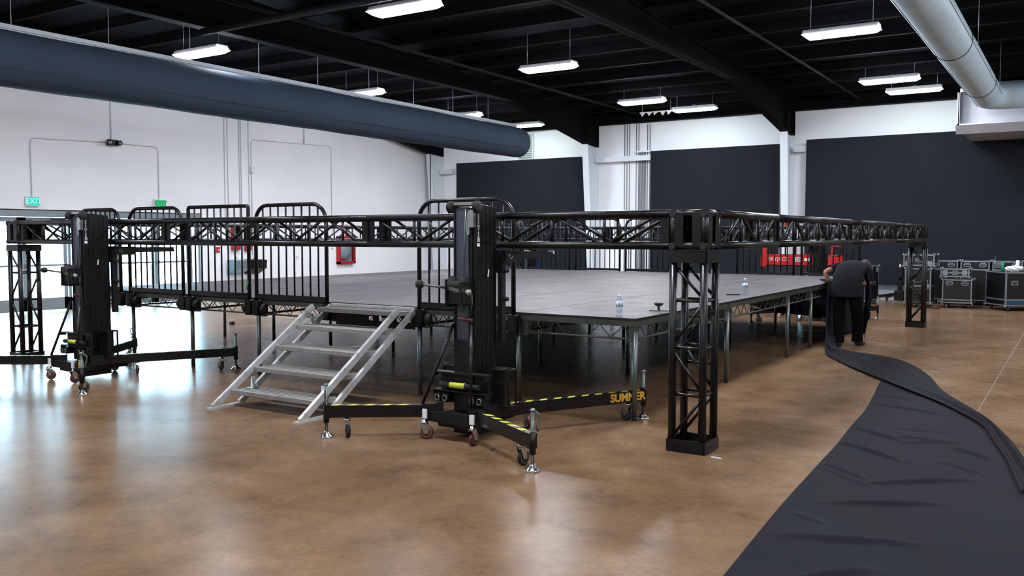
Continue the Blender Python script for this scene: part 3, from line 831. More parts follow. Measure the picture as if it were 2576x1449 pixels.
def tower(x, y, label, tall=ZB-.012):
    t = thing('truss_tower', label, 'truss tower', (x, y, 0), 0, 'truss support towers')
    m = M['blacksteel']
    for sx in (-1, 1):
        for sy in (-1, 1): MB().tube((sx*H, sy*H, .0), (sx*H, sy*H, tall), R1, 12).build('upright', m, t)
    def ring(z0, z1, name):
        b = MB(); o = T/2-.006
        for s in (-1, 1):
            b.box(-o, o, s*o-.012, s*o+.012, z0, z1); b.box(s*o-.012, s*o+.012, -o, o, z0, z1)
        b.build(name, m, t)
    ring(.0, .095, 'base_frame'); ring(tall-.085, tall, 'top_frame')
    zs = [.09, .44, .80, 1.16, tall-.08]
    for z in zs[1:-1]:
        for s in (-1, 1):
            MB().tube((-H, s*H, z), (H, s*H, z), .0125, 8).build('rung', m, t); MB().tube((s*H, -H, z), (s*H, H, z), .0125, 8).build('rung', m, t)
    for k in range(4):
        a, b = zs[k]+.015, zs[k+1]-.015; up = k % 2
        for s in (-1, 1):
            x0, x1 = (-H, H) if not up else (H, -H)
            MB().tube((x0, s*H, a), (x1, s*H, b), .0125, 8).build('brace', m, t)
    MB().tube((-H, H, .66), (H, H, .66), .0125, 8).build('rung', m, t)
    return t
tower(XR, YN, 'tall black lattice tower in the right foreground')
tower(XL, YN, 'black lattice tower at the left edge before the bright doors')
tower(XR, YR, 'distant black lattice tower beside the road cases')
tower(XL, YR, 'black lattice tower at the hidden rear left corner')

# ------------------------------------------------------------------ crank lifts
def make_lift(label):
    t = thing('crank_lift', label, 'lift', (0,0,0), 0, 'black crank lifts holding the truss')
    mm, bm_ = M['mastmetal'], M['blackmatte']
    # base
    MB().bevbox(-.17, .17, -.42, .24, .10, .20, .01).box(-.27, .27, -.46, -.36, .14, .22).box(-.27, .27, .12, .22, .14, .22).box(-.10,.10,-.28,.06,.03,.12).build('base', bm_, t)
    # mast sections
    for k in range(5):
        hw = .105-.006*k; y0 = -.25+k*.068
        b = MB().bevbox(-hw, hw, y0, y0+.062, .10+.01*k, 1.915-.006*k, .006)
        for s in (-1, 1):
            b.box(s*hw-.003 if s < 0 else hw-.001, -hw+.001 if s < 0 else hw+.003, y0+.018, y0+.028, .2, 1.9)
            b.box(s*hw-.003 if s < 0 else hw-.001, -hw+.001 if s < 0 else hw+.003, y0+.040, y0+.048, .2, 1.9)
        b.build('mast_section', mm, t)
    MB().box(-.10, .035, -.257, -.25, .80, 1.90).build('front_plate', M['mastface_lit'], t)
    MB().box(.055, .075, -.262, -.25, .62, 1.92).box(-.105,-.088,-.27,-.25,.5,1.93).build('guide_rail', mm, t)
    MB().box(.055, .105, -.285, -.25, 1.72, 1.86).box(.04,.06,-.28,-.25,1.66,1.84).build('latch_bracket', M['chrome'], t)
    for s in (-1, 1):
        MB().lathe([(.012,-.02),(.045,-.02),(.05,-.012),(.036,0),(.05,.012),(.045,.02),(.012,.02)], (s*.135 if s < 0 else .125, -.262, 1.885), 'x', 20).build('pulley', M['black_rubber'], t)
    MB().tube((-.135, -.262, 1.885), (.14, -.262, 1.885), .009, 8).box(-.1,.08,-.275,-.255,1.90,1.925).build('axle', M['chrome'], t)
    MB().box(-.095, .095, -.285, -.25, .22, .80).build('lower_cover', bm_, t)
    for s in (-1, 1): MB().tube((.02 + s*.035, -.262, 1.2), (.01, -.262, 1.88), .003, 5).build('cable', M['galv'], t)
    text('lettering', 'E\nV\nE\nN\nT\nE\nR', .036, M['white_print'], t, (.1105, -.222, 1.728), (PI/2, 0, PI/2), .001, line=.82)
    text('lettering', '20', .038, M['white_print'], t, (.1105, -.222, 1.615), (PI/2, 0, PI/2), .001)
    MB().box(.108, .1115, -.24, -.205, 1.565, 1.592).build('label_square', M['white_print'], t)
    MB().bar((.110, -.085, 1.315), (.110, -.075, 1.375), .004, .014, (0,1,0)).build('sticker', M['white_print'], t)
    # winch
    wb = MB().bevbox(-.085, .09, -.40, -.27, 1.10, 1.20, .01).box(-.085, -.07, -.42, -.26, 1.08, 1.30).box(.06, .075, -.42, -.26, 1.08, 1.28).build('winch', bm_, t)
    MB().lathe([(.0,-.07),(.075,-.07),(.078,-.055),(.04,-.05),(.04,.05),(.078,.055),(.075,.07),(0,.07)], (-.005, -.34, 1.25), 'x', 24).build('drum', M['black_rubber'], wb)
    MB().lathe([(.02,0),(.028,.01),(.028,.05),(.01,.06)], (.07, -.36, 1.20), 'x', 14).build('gear_boss', M['chrome'], wb)
    MB().tube((-.10, -.40, 1.235), (-.25, -.50, 1.26), .011, 8).bar((.08,-.36,1.2),(-.10,-.40,1.235),.014,.03).build('crank_handle', M['galv'], wb)
    MB().lathe([(.012,0),(.03,.01),(.034,.03),(.03,.055),(.012,.065)], (-.31, -.50, 1.26), 'x', 16).build('handle_knob', M['black_rubber'], wb)
    MB().path([(.10,-.30,1.18),(.11,-.31,1.1),(.06,-.29,1.0)], .003, 5).build('pin_lanyard', M['galv'], wb)
    MB().tube((-.03, -.30, .98), (.10, -.30, .97), .016, 10).build('carry_handle', M['poly'], t)
    # carriage and forks
    c = MB().box(-.14, .14, .09, .125, 1.34, 1.53).box(.09, .13, .09, .15, .75, 1.50).build('carriage', bm_, t)
    for s in (-1, 1):
        MB().box(s*.13-.035, s*.13+.035, .10, .36, 1.425, 1.525).build('fork_socket', bm_, c)
        MB().prism([(.10,1.45),(.92,1.455),(.92,1.51),(.10,1.525)], 'x', s*.13-.025, s*.13+.025).build('fork', M['blacksteel'], c)
        MB().box(s*.13-.027, s*.13+.027, .905, .925, 1.485, 1.515).build('fork_tip', M['white_plastic'], c)
        MB().path([(s*.13+.038, .17+.022*math.cos(a), 1.475+.022*math.sin(a)) for a in [k*PI/5 for k in range(10)]], .003, 5, closed=True).build('ring_pin', M['chrome'], c)
    for (yy, zz) in ((.13, 1.36), (.13, 1.12)):
        MB().lathe([(.012,0),(.02,.01),(.02,.03),(.008,.04)], (.135, yy, zz), 'x', 10).build('knob', M['black_rubber'], c)
    # brackets on the lower front
    for (z, d) in ((.525, .08), (.375, .10)):
        MB().box(-.27, .26, -.34, -.34+d, z, z+.012).box(-.27,-.262,-.34,-.27,z-.03,z).box(.25,.26,-.34,-.27,z-.03,z).build('storage_shelf', M['blackmatte'], t)
    MB().box(-.24, .24, -.27, -.255, .30, .52).build('bracket_plate', bm_, t)
    rl = MB().tube((-.20, -.33, .432), (.19, -.33, .432), .022, 14).build('roller', M['black_rubber'], t)
    MB().tube((-.10, -.33, .432), (.05, -.33, .432), .0235, 14).build('warning_label', M['yellow'], rl)
    for s in (-1, 1):
        f = MB()
        x0, x1 = (.16, .34) if s > 0 else (-.34, -.16)
        f.box(x0, x1, -.12, .0, .24, .26)
        for (xa, ya) in ((x0,-.12),(x1-.014,-.12),(x0,-.014),(x1-.014,-.014)): f.box(xa, xa+.014, ya, ya+.014, .24, .56)
        f.box(x0, x1, -.12, -.106, .545, .56); f.box(x0, x1, -.014, 0, .545, .56); f.box(x0, x0+.014, -.12, 0, .545, .56); f.box(x1-.014, x1, -.12, 0, .545, .56); f.box((x0+x1)/2-.01, (x0+x1)/2+.01, -.12, 0, .545, .56)
        f.box(x0+.014, x1-.06, -.10, -.02, .26, .55)
        f.build('fork_holder', bm_, t)
        for q in (0, 1):
            cx = s*(.21-.075*q)+(-.0)
            MB().path([(cx+.022*math.cos(a)-.0, -.365, .325+.024*math.sin(a)) for a in [k*PI/5 for k in range(10)]], .0035, 5, closed=True).build('ring_pin', M['chrome'], t)
            MB().box(cx-.028, cx+.028, -.36, -.27, .29, .36).build('pin_block', bm_, t)
    # hazard triangle
    MB()._add([(-.10,-.348,.26),(-.05,-.348,.26),(-.06,-.348,.34)], [(0,1,2)]) 
    # braces
    MB().tube((-.10, -.28, .93), (-.31, -.43, .27), .014, 10).build('brace', M['blacksteel'], t)
    MB().tube((.09, -.30, .93), (.17, -.42, .27), .012, 10).build('brace', M['blacksteel'], t)
    # base castors
    for (cx, cy, an) in ((-.24,-.50,.5), (.24,-.50,1.5), (-.24,.30,.3), (.24,.30,-.5)):
        castor(t, cx, cy, .055, an, M['poly'], .165)
    for s in (-1, 1):
        MB().box(s*.235-.02, s*.235+.02, -.505, -.49, .17, .245).build('tag_plate', M['white_plastic'], t)
    # outriggers
    for (hx_, hy, fx, fy) in ((-.20,-.36,-.955,-.885), (.16,-.36,1.02,-.87), (.15,-.2,.93,1.20), (-.20,.0,-.97,1.10)):
        outrigger(t, (hx_, hy), (fx, fy))
    return t
def castor(par, cx, cy, r, an, wm, ztop):
    d = Vector((math.cos(an), math.sin(an), 0)); sdir = Vector((-d.y, d.x, 0))
    c = Vector((cx, cy, r))+d*.022
    b = MB()
    b.lathe([(.03,0),(.03,.012),(.016,.014),(.016,.03)], (cx, cy, ztop-.032), 'z', 14)
    for s in (-1, 1):
        b._add([c+sdir*s*.022+d*.018+Vector((0,0,-.008)), c+sdir*s*.022-d*.018+Vector((0,0,-.008)), Vector((cx,cy,ztop-.035))+sdir*s*.022-d*.03, Vector((cx,cy,ztop-.035))+sdir*s*.022+d*.03], [(0,1,2,3)])
    p1 = Vector((cx, cy, ztop-.034))
    b._add([p1+sdir*.022+d*.03, p1-sdir*.022+d*.03, p1-sdir*.022-d*.03, p1+sdir*.022-d*.03], [(0,1,2,3)])
    b.tube(c+sdir*.028, c-sdir*.028, .007, 8)
    f = b.build('castor_fork', M['chrome'], par, fix=False)
    ax = (d, Vector((0,0,1)), sdir)
    MB().lathe([(r*.5,-.016),(r*.86,-.016),(r,-.009),(r,.009),(r*.86,.016),(r*.5,.016)], c, ax, 24).build('wheel', wm, par)
    MB().lathe([(.0,-.012),(r*.72,-.0165),(r*.76,-.017),(r*.76,.017),(r*.72,.0165),(0,.012)], c, ax, 20).build('hub', M['galv'], par)
def outrigger(par, h, f):
    h = Vector((h[0], h[1], 0)); f = Vector((f[0], f[1], 0)); d = (f-h).normalized(); s = Vector((-d.y, d.x, 0))
    z0, z1 = .165, .265; zc = (z0+z1)/2
    b = MB().bar(h+Vector((0,0,zc)), f-d*.03+Vector((0,0,zc)), .055, z1-z0)
    b.bar(h-d*.04+Vector((0,0,zc)), h+d*.12+Vector((0,0,zc)), .075, .12)
    b.tube((f.x, f.y, .12), (f.x, f.y, z1+.02), .024, 12).bar(f-d*.04+Vector((0,0,zc)), f+d*.012+Vector((0,0,zc)), .06, z1-z0+.01)
    o = b.build('outrigger', M['blacksteel'], par)
    L = (f-h).length; k = .22; tp = MB()
    while k < L-.12:
        a = h+d*k+Vector((0,0,z1+.001)); 
        tp._add([a-s*.024, a+s*.024+d*.05, a+s*.024+d*.05+d*.07, a-s*.024+d*.07], [(0,1,2,3)]); k += .14
    tp.build('hazard_tape', M['yellow'], o, fix=False)
    MB().tube((f.x, f.y, .03), (f.x, f.y, .43), .0135, 10).build('jack_screw', M['galv'], o)
    MB().lathe([(.058,0),(.058,.008),(.05,.016),(.026,.035),(.02,.05)], (f.x, f.y, 0), 'z', 24).build('foot_pad', M['chrome'], o)
    q = f+Vector((0,0,.43))
    MB().path([q+s*.012, q+s*.05-Vector((0,0,.03)), q+s*.05-Vector((0,0,.09)), q+s*.03-Vector((0,0,.12)), q+s*.045-Vector((0,0,.15))], .008, 8).lathe([(.02,0),(.022,.008),(.012,.02)], (f.x, f.y, .425), 'z', 12).build('jack_handle', M['galv'], o)
    c = f-d*.17
    castor(o, c.x, c.y, .055, math.atan2(d.y, d.x)+1.9, M['black_rubber'], .172)
    return o
lift = make_lift('black crank lift in the near foreground beside the stair foot')
lift.location = (-.925, -1.05, 0)
dup(lift, None, (-6.425, -1.03, 0), 0, 'black crank lift in front of the bright doors on the left')
dup(lift, None, (-1.03, 10.65, 0), PI, 'black crank lift behind the right rear of the stage')
dup(lift, None, (-7.75, 10.65, 0), PI, 'black crank lift behind the left rear of the stage')

# lettering on the outrigger that points to the stage corner
h = Vector((.15,-.2,0)); f = Vector((.93,1.20,0)); d = (f-h).normalized(); s = Vector((d.y, -d.x, 0))
ro = [c for c in lift.children if c.name.startswith('outrigger')][2]
p = h+d*((f-h).length-.19)+s*.029+Vector((0,0,.215))
text('lettering', 'SUMNER', .098, M['orange'], ro, p, (PI/2, 0, math.atan2(d.y, d.x)), .0015, bold=.0035)
# ------------------------------------------------------------------ drape
def curve_at(P, t):
    P = [Vector(p) for p in P]; L = [0]
    for a, b in zip(P[:-1], P[1:]): L.append(L[-1]+(b-a).length)
    s = t*L[-1]
    for i in range(len(P)-1):
        if s <= L[i+1] or i == len(P)-2:
            q = (s-L[i])/(L[i+1]-L[i])
            p0 = P[max(0, i-1)]; p1 = P[i]; p2 = P[i+1]; p3 = P[min(len(P)-1, i+2)]
            return .5*((2*p1)+(p2-p0)*q+(2*p0-5*p1+4*p2-p3)*q*q+(3*p1-p0-3*p2+p3)*q**3)
left = [(1.442,3.75),(1.43,3.42),(1.524,2.556),(1.567,2.162),(1.621,1.598),(1.664,.76),(1.711,.064),(1.741,-.631),(1.791,-1.723),(1.843,-2.534),(1.879,-3.06),(1.90,-3.6),(1.93,-4.6)]
right = [(1.75,3.75),(2.128,3.084),(2.585,1.766),(2.809,.982),(2.934,.427),(3.08,-.4),(3.25,-1.3),(3.4,-2.2),(3.5,-3.2),(3.6,-4.6)]
rr = random.Random(11)
creases = []
for (a, b, hgt, wd) in (((1.66,.78),(2.15,.40),.022,.035),((2.15,.40),(2.55,.62),.014,.03),((1.70,.15),(2.25,-.28),.022,.035),((1.74,-.60),(2.15,-.95),.018,.035),
                        ((2.12,-1.02),(2.75,-.55),.02,.035),((1.78,-.75),(2.2,-1.1),.012,.03),((2.0,-1.60),(2.65,-1.25),.02,.035),((1.58,2.0),(2.3,1.75),.016,.03),
                        ((1.9,.9),(2.5,.95),.010,.012),((2.0,.55),(2.4,.62),.012,.02),((1.95,-2.35),(2.6,-2.1),.02,.045),((1.55,2.5),(1.9,2.45),.012,.03),
                        ((2.5,.4),(2.8,.1),.02,.03),((2.2,-2.9),(2.5,-2.6),.02,.04),((1.9,-1.9),(2.1,-2.0),.012,.03),((2.45,-.1),(2.8,-.35),.012,.03)):
    creases.append((Vector(a), Vector(b), hgt, wd))
def wrinkle(x, y):
    p = Vector((x, y)); z = 0
    for a, b, hg, wd in creases:
        ab = b-a; q = max(0, min(1, (p-a).dot(ab)/ab.dot(ab))); dd = (p-a-ab*q).length
        z += 1.3*hg*math.exp(-(dd/(wd*.8))**2)*math.sin(PI*min(.98, max(.02, q)))**.5*1.0
    z += .004*(1+math.sin(x*7+y*3.1+math.sin(y*2.3)*2))*.5+.003*(1+math.sin(x*3-y*9))*.5
    return z
rows = []
NR, NC = 400, 90
for i in range(NR+1):
    a = curve_at(left, i/NR); b = curve_at(right, i/NR); row = []
    for j in range(NC+1):
        p = a.lerp(b, j/NC); row.append((p.x, p.y, .004+wrinkle(p.x, p.y)*min(1, j/4)))
    rows.append(row)
dm = MB().grid(rows)
# narrow folded run from the stage edge over the sheet
lo = [(-.10,6.98,.935),(.01,6.88,.94),(.045,6.75,.80),(.06,6.62,.45),(.10,6.45,.16),(.18,6.1,.03),(.388,5.389,.012),(.703,4.773,.015),(1.06,4.12,.02),(1.41,3.536,.03),(1.808,2.878,.035),(2.181,2.284,.035),(2.60,1.42,.03),(2.75,.769,.03),(2.89,.087,.03),(3.02,-.744,.03)]
hi = [(-.10,7.40,.935),(.01,7.35,.94),(.05,7.25,.80),(.12,7.0,.5),(.22,6.75,.2),(.30,6.35,.04),(.58,5.98,.02),(.957,5.803,.012),(1.293,5.459,.012),(1.586,4.884,.012),(1.859,4.093,.012),(2.128,3.084,.012),(2.60,1.80,.03),(2.83,1.0,.03),(2.96,.40,.03),(3.13,-.55,.02)]
rows = []
NR, NC = 150, 26
for i in range(NR+1):
    a = curve_at(lo, i/NR); b = curve_at(hi, i/NR); row = []
    for j in range(NC+1):
        q = j/NC; p = a.lerp(b, q)
        z = p.z+.028*math.sin(q*PI)+.016*math.sin(q*17+i*.03)*math.sin(q*PI)+.010*math.sin(q*9+i*.11)*math.sin(q*PI)
        bulge = .05*math.sin(q*3*PI+.6)*max(0, 1-i/45.0)
        row.append((p.x+bulge, p.y-abs(bulge)*.4, max(z, .006)))
    rows.append(row)
dm.grid(rows)
dr = dm.build('stage_drape', M['fabric'], fix=False)
so = dr.modifiers.new('thick', 'SOLIDIFY'); so.thickness = .003; so.offset = 1
tag(dr, 'long black fabric drape sprawled over the floor up to the stage edge', 'drape')
# skirt already hanging on the stage
def skirt(P, zt, zb, label, amp=.03):
    n = 90; rows = [[], []]
    rows = []
    for j in range(13):
        row = []
        for i in range(n+1):
            q = i/n; c = curve_at(P, q); zz = zt+(zb(q)-zt)*j/12
            nx, ny = (P[-1][1]-P[0][1]), -(P[-1][0]-P[0][0]); L = math.hypot(nx, ny)
            off = amp*math.sin(q*38)*(.3+.7*j/12)+amp*.4*math.sin(q*91+1)
            row.append((c.x+nx/L*off, c.y+ny/L*off, zz))
        rows.append(row)
    o = MB().grid(rows).build('stage_skirt', M['fabric'], fix=False)
    s_ = o.modifiers.new('thick', 'SOLIDIFY'); s_.thickness = .004
    return tag(o, label, 'stage skirt')
skirt([(-3.3, 9.62), (.0, 9.62)], .89, lambda q: .03+.34*math.exp(-((q-.30)/.16)**2)+.14*math.exp(-((q-.62)/.3)**2), 'black skirt under the stage rear with its hem lifted in a curve')
skirt([(.055, 6.95), (.055, 9.5)], .90, lambda q: .015, 'black skirt hanging on the right side of the stage beyond the person', .025)

# ------------------------------------------------------------------ small things on the stage and floor
def bottle(x, y, z, label, hh=.205):
    t = thing('water_bottle', label, 'bottle', (x, y, z), 0, 'clear water bottles on the stage')
    MB().lathe([(.0,.004),(.028,0),(.032,.008),(.032,.05),(.029,.055),(.032,.06),(.032,.085),(.0295,.09),(.032,.095),(.032,.145),(.027,.162),(.014,.182),(.0125,.19)], (0,0,0), 'z', 20).build('bottle_body', M['pet'], t)
    MB().lathe([(.0145,.188),(.0145,.204),(.0,.205)], (0,0,0), 'z', 14).build('cap', M['white_plastic'], t)
    lb = MB().lathe([(.0328,.098),(.0328,.143)], (0,0,0), 'z', 20).build('label', M['pale_label'], t)
    MB().bar((.012,-.0315,.118),(.0315,-.009,.118),.002,.03).build('label_mark', M['blue_label'], lb)
bottle(-.185, .035, SZ, 'clear water bottle standing at the near edge of the stage')
bottle(-.20, 3.62, SZ, 'clear water bottle farther back on the right stage edge')
t = thing('mobile_phone', 'dark phone lying flat beside the farther water bottle', 'phone', (-.32, 3.52, SZ), .5)
MB().bevbox(-.08, .08, -.04, .04, 0, .014, .004).build('body', M['black_rubber'], t)
t = thing('deck_clamp', 'small green metal knobbed clamp lying on the right stage edge', 'clamp', (-.16, .86, SZ), .35)
MB().box(-.09, .11, -.03, .03, 0, .008).build('foot', M['deckframe'], t)
MB().tube((0,0,.008), (0,0,.05), .012, 10).build('stem', M['deckframe'], t)
MB().lathe([(.015,.045),(.035,.055),(.045,.065),(.045,.08),(0,.082)], (0,0,0), 'z', 14).build('knob', mat('dark_green_knob', (34,52,44), .5), t)
MB().box(.08, .115, -.028, .028, .008, .018).build('white_end', M['white_plastic'], t)
tag(MB().bar((1.02,-.875,.005), (1.10,-.885,.005), .008, .008).build('paper_stick', M['white_print']), 'short white stick on the floor before the foreground tower', 'stick')
rows = [[(-.481+.022*math.cos(a)*r_, -1.563+.03*math.sin(a)*r_, .004+.018*(1-r_)+.008*math.sin(a*3)*r_) for a in [k*2*PI/12 for k in range(13)]] for r_ in (1, .66, .33, .01)]
tag(MB().grid(rows).build('dry_leaf', mat('dry_leaf_brown', (70,34,24), .8)), 'crumpled dark brown scrap on the floor under the near lift', 'leaf')
tag(MB().bevbox(-10.05, -9.97, 3.82, 3.9, 0, .05, .01).build('floor_stop', M['black_rubber']), 'tiny black block on the shiny floor beneath the stage', 'block')
for (x, y, s_, rz) in ((-.55,1.45,.035,.4),(-.50,2.05,.05,.1),(-.62,2.25,.03,1.0)):
    o = MB().box(-s_/2, s_/2, -.008, .008, 0, .002).build('paper_scrap', M['white_print']); o.location = (x, y, SZ); o.rotation_euler = (0,0,rz)
    tag(o, 'tiny white paper scrap on the stage deck, %s' % {.035:'nearest the water bottle',.05:'the longest one',.03:'farthest from the bottle'}[s_], 'scrap', 'paper scraps on the deck')

# ------------------------------------------------------------------ road cases
def road_case(name, label, loc, rz, wd, dp, ht, wheels, front_handles, side_handles=0, latches=0, lid=None, body='ply', grp='black and aluminium road cases'):
    t = thing(name, label, 'road case', loc, rz, grp)
    z0 = .11 if wheels else 0
    z1 = z0+ht
    MB().box(-wd/2+.006, wd/2-.006, .006, dp-.006, z0+.004, z1-.004).build('body', M[body], t)
    e = MB(); a = .028
    for x in (-wd/2, wd/2):
        for y in (0, dp):
            sx = 1 if x < 0 else -1; sy = 1 if y == 0 else -1
            e.box(x, x+sx*a, y, y+sy*.004, z0, z1); e.box(x, x+sx*.004, y, y+sy*a, z0, z1)
    for z in (z0, z1):
        sz = 1 if z == z0 else -1
        for y in (0, dp):
            sy = 1 if y == 0 else -1
            e.box(-wd/2, wd/2, y, y+sy*.004, z, z+sz*a); e.box(-wd/2, wd/2, y, y+sy*a, z, z+sz*.004)
        for x in (-wd/2, wd/2):
            sx = 1 if x < 0 else -1
            e.box(x, x+sx*.004, 0, dp, z, z+sz*a); e.box(x, x+sx*a, 0, dp, z, z+sz*.004)
    e.build('edge_trim', M['case_alu'], t)
    if lid:
        MB().box(-wd/2-.003, wd/2+.003, -.003, dp+.003, lid-.014, lid-.002).box(-wd/2-.003, wd/2+.003, -.003, dp+.003, lid+.002, lid+.014).build('lid_joint', M['case_alu'], t)
    for x in (-wd/2, wd/2):
        for y in (0, dp):
            for z in (z0, z1):
                b = MB().bevbox(x-.022, x+.022, y-.022, y+.022, z-.022, z+.022, .012); b.build('ball_corner', M['case_alu'], t)
    def dish(cx, cz, side=False, w_=.15, h_=.10):
        b = MB(); q = MB()
        def bx(m_, x0, x1, y0, y1, zz0, zz1):
            if side: m_.box(-wd/2-y1 if True else 0, -wd/2-y0, x0, x1, zz0, zz1)
            else: m_.box(x0, x1, -y1, -y0, zz0, zz1)
        bx(b, cx-w_/2, cx+w_/2, 0, .006, cz-h_/2, cz-h_/2+.02); bx(b, cx-w_/2, cx+w_/2, 0, .006, cz+h_/2-.02, cz+h_/2)
        bx(b, cx-w_/2, cx-w_/2+.02, 0, .006, cz-h_/2, cz+h_/2); bx(b, cx+w_/2-.02, cx+w_/2, 0, .006, cz-h_/2, cz+h_/2)
        bx(q, cx-w_/2+.02, cx+w_/2-.02, -.003, .002, cz-h_/2+.02, cz+h_/2-.02)
        o = b.build('handle', M['case_alu'], t); q.build('handle_recess', M['blackmatte'], o)
        g = MB(); bx(g, cx-w_/2+.025, cx+w_/2-.025, .004, .018, cz-.002, cz+.014); g.build('grip', M['case_alu'], o)
    for h_ in front_handles: dish(h_[0], h_[1])
    if side_handles: dish(dp*.35, z0+ht*.6, True, .12, .09)
    for h_ in range(latches):
        x = -wd/2+.1+(wd-.2)*h_/(max(1, latches-1)); z = lid if lid else z1-.1
        MB().box(x-.05, x+.05, -.007, 0, z-.06, z+.06).box(x-.02, x+.02, -.016, -.007, z-.02, z+.03).build('latch', M['case_alu'], t)
    if wheels:
        MB().box(-wd/2+.02, wd/2-.02, .02, dp-.02, z0-.014, z0).build('wheel_board', M['ply'], t)
        for x in (-wd/2+.09, wd/2-.09):
            for y in (.09, dp-.09):
                castor(t, x, y, .045, rr.random()*6, M['black_rubber'], z0-.012)
    return t
road_case('road_case', 'tall black rack case standing open behind the person', (-.90, 15.30, 0), PI/2-.25, .75, .62, .83, True, [(-.11,.52),(.11,.52)], 0, 2, None)
road_case('road_case', 'lower black road case of the stack behind the distant tower', (.16, 14.95, 0), 0, .56, .6, .80, True, [(-.14,.62),(.14,.62)], 1, 2, .50)
road_case('road_case', 'upper black road case stacked on top behind the distant tower', (.17, 14.95, .957), 0, .66, .6, .27, False, [(0,.13)], 0, 2, .06)
road_case('road_case', 'square black road case on castors with two front handles', (.935, 15.3, 0), 0, .62, .6, .55, True, [(-.16,.57),(.16,.57)], 0, 0, .19)
road_case('equipment_case', 'small silver and black case on top of the square road case', (.88, 15.34, .706), 0, .60, .4, .20, False, [(0,.10)], 0, 2, .10, 'ply')
cc = road_case('road_case', 'wide black road case at the right edge with bottles on top', (2.40, 15.19, 0), .55, 1.1, .85, .75, True, [(-.36,.62),(-.02,.62),(.34,.62)], 0, 0, .25)
MB().box(-.52, .52, -.004, .004, .14, .235).build('kick_panel', M['blue_ply'], cc)
for k, x in enumerate((.52, 1.19, 1.86, 2.53)):
    road_case('storage_trunk', ['leftmost','second','third','rightmost'][k]+' low dark trunk in the row against the wall panel', (x, 16.40, 0), 0, .62, .42, .95, True, [(-.165,.96),(.165,.96)], 0, 0, .85, 'blackmatte', 'dark trunks along the back wall')
# things on the wide case
t = thing('glass_bottle', 'tall clear glass bottle on the wide road case', 'bottle', (1.68, 15.40, .862))
MB().lathe([(0,.003),(.042,0),(.045,.01),(.045,.19),(.035,.22),(.018,.27),(.016,.31),(.019,.315),(.016,.33),(0,.33)], (0,0,0), 'z', 18).build('bottle_body', M['pet'], t)
t = thing('drink_can', 'green drink can beside the glass bottle on the wide case', 'can', (1.83, 15.42, .862))
MB().lathe([(.03,0),(.035,.01),(.035,.19),(.03,.2),(0,.2)], (0,0,0), 'z', 18).build('can_body', M['green_can'], t)
rows = []
for i in range(15):
    q = i/14; row = []
    for k in range(25):
        a = 2*PI*k/24
        if q < .6: r_ = .15*math.sin(PI*(.18+q*.9))**.8; z = q*.2
        else: r_ = .035*(1-(q-.6)*.6); z = .12+(q-.6)*.34
        r_ *= 1+.12*math.sin(5*a+i)+.07*math.sin(9*a-i*2)
        cx = .0 if q < .6 else .06
        row.append((cx*min(1, max(0, (q-.5)*5))+math.cos(a)*r_*1.15, math.sin(a)*r_*.7, z))
    rows.append(row)
o = MB().grid(rows).build('plastic_bag', M['bag']); o.location = (2.07, 15.22, .862)
tag(o, 'crumpled white plastic bag on the wide road case', 'bag')
# low folded lift standing by the wall
t = thing('folded_crank_stand', 'black folded crank stand by the wall left of the stacked cases', 'stand', (-.46, 16.5, 0))
MB().bevbox(-.05, .05, -.05, .05, .06, .55, .01).build('mast', M['blackmatte'], t)
MB().bevbox(-.07, .07, -.07, .07, .62, 1.10, .015).tube((0,0,.55),(0,0,.64),.04,12).build('mast_head', M['blackmatte'], t)
MB().bevbox(-.12, .12, -.12, .12, .05, .30, .03).build('base', M['blackmatte'], t)
MB().box(-.015, .02, -.078, -.07, .88, .95).build('label', M['white_print'], t)
for (a, b) in ((-.75,-.35),(.45,-.5),(.35,.5),(-.4,.5)):
    MB().bar((0,0,.22), (a,b,.10), .05, .07).build('leg', M['blackmatte'], t); castor(t, a, b, .035, 1.0, M['black_rubber'], .09)
tag(MB().bevbox(-8.12, -7.98, 11.5, 11.62, 0, 1.2, .02).build('blue_reflection_block', mat('blue_reflection_tone', (30,70,130), .25, var=.5, vscale=14)), 'added upright block for blue reflections, seen between the rear rails', 'reflection block')  # added block standing in for blue reflections on the rear lift mast
mb = MB()
for k in range(4): mb.path([(.555+.07*math.cos(a)*(1-.1*k), 14.9+.10*math.sin(a)*(1-.1*k), .02+.025*k) for a in [j*2*PI/16 for j in range(16)]], .014, 6, closed=True)
tag(mb.build('cable_coil', mat('brown_cable', (84,58,44), .7)), 'brown coiled cable on the floor between two road cases', 'cable')

# ------------------------------------------------------------------ scissor lift
t = thing('scissor_lift', 'red scissor lift parked behind the rear guardrails', 'scissor lift', (-2.08, 13.45, 0))
L2 = .80; W2 = .42
MB().bevbox(-L2, L2, -W2, W2, .12, .62, .02).box(-L2+.05,L2-.05,-W2-.015,-W2,.5,.58).build('chassis', M['darkgrey'], t)
for x in (-.6, .6):
    for s in (-1, 1): MB().lathe([(.0,-.04),(.15,-.04),(.16,0),(.15,.04),(0,.04)], (x, s*(W2-.02), .16), 'y', 20).build('wheel', M['black_rubber'], t)
st = MB()
for (a, b) in ((.66,.82),(.82,.98)):
    for s in (-1, 1):
        st.bar((-.7,s*.3,a),(.7,s*.3,b),.04,.06); st.bar((-.7,s*.3,b),(.7,s*.3,a),.04,.06)
st.box(-L2+.02, L2-.02, -W2+.03, W2-.03, .62, .66); st.box(-L2+.02, L2-.02, -W2+.03, W2-.03, .93, .99)
st.build('scissor_arms', M['darkgrey'], t)
pf = MB().box(-L2, L2, -W2, W2, .99, 1.02).box(-L2, L2-.1, -W2-.01, -W2, 1.0, 1.22).box(-L2, L2, W2, W2+.01, 1.0, 1.22).box(-L2-.01, -L2, -W2, W2, 1.0, 1.22).build('platform', M['red_bright'], t)
rl = MB()
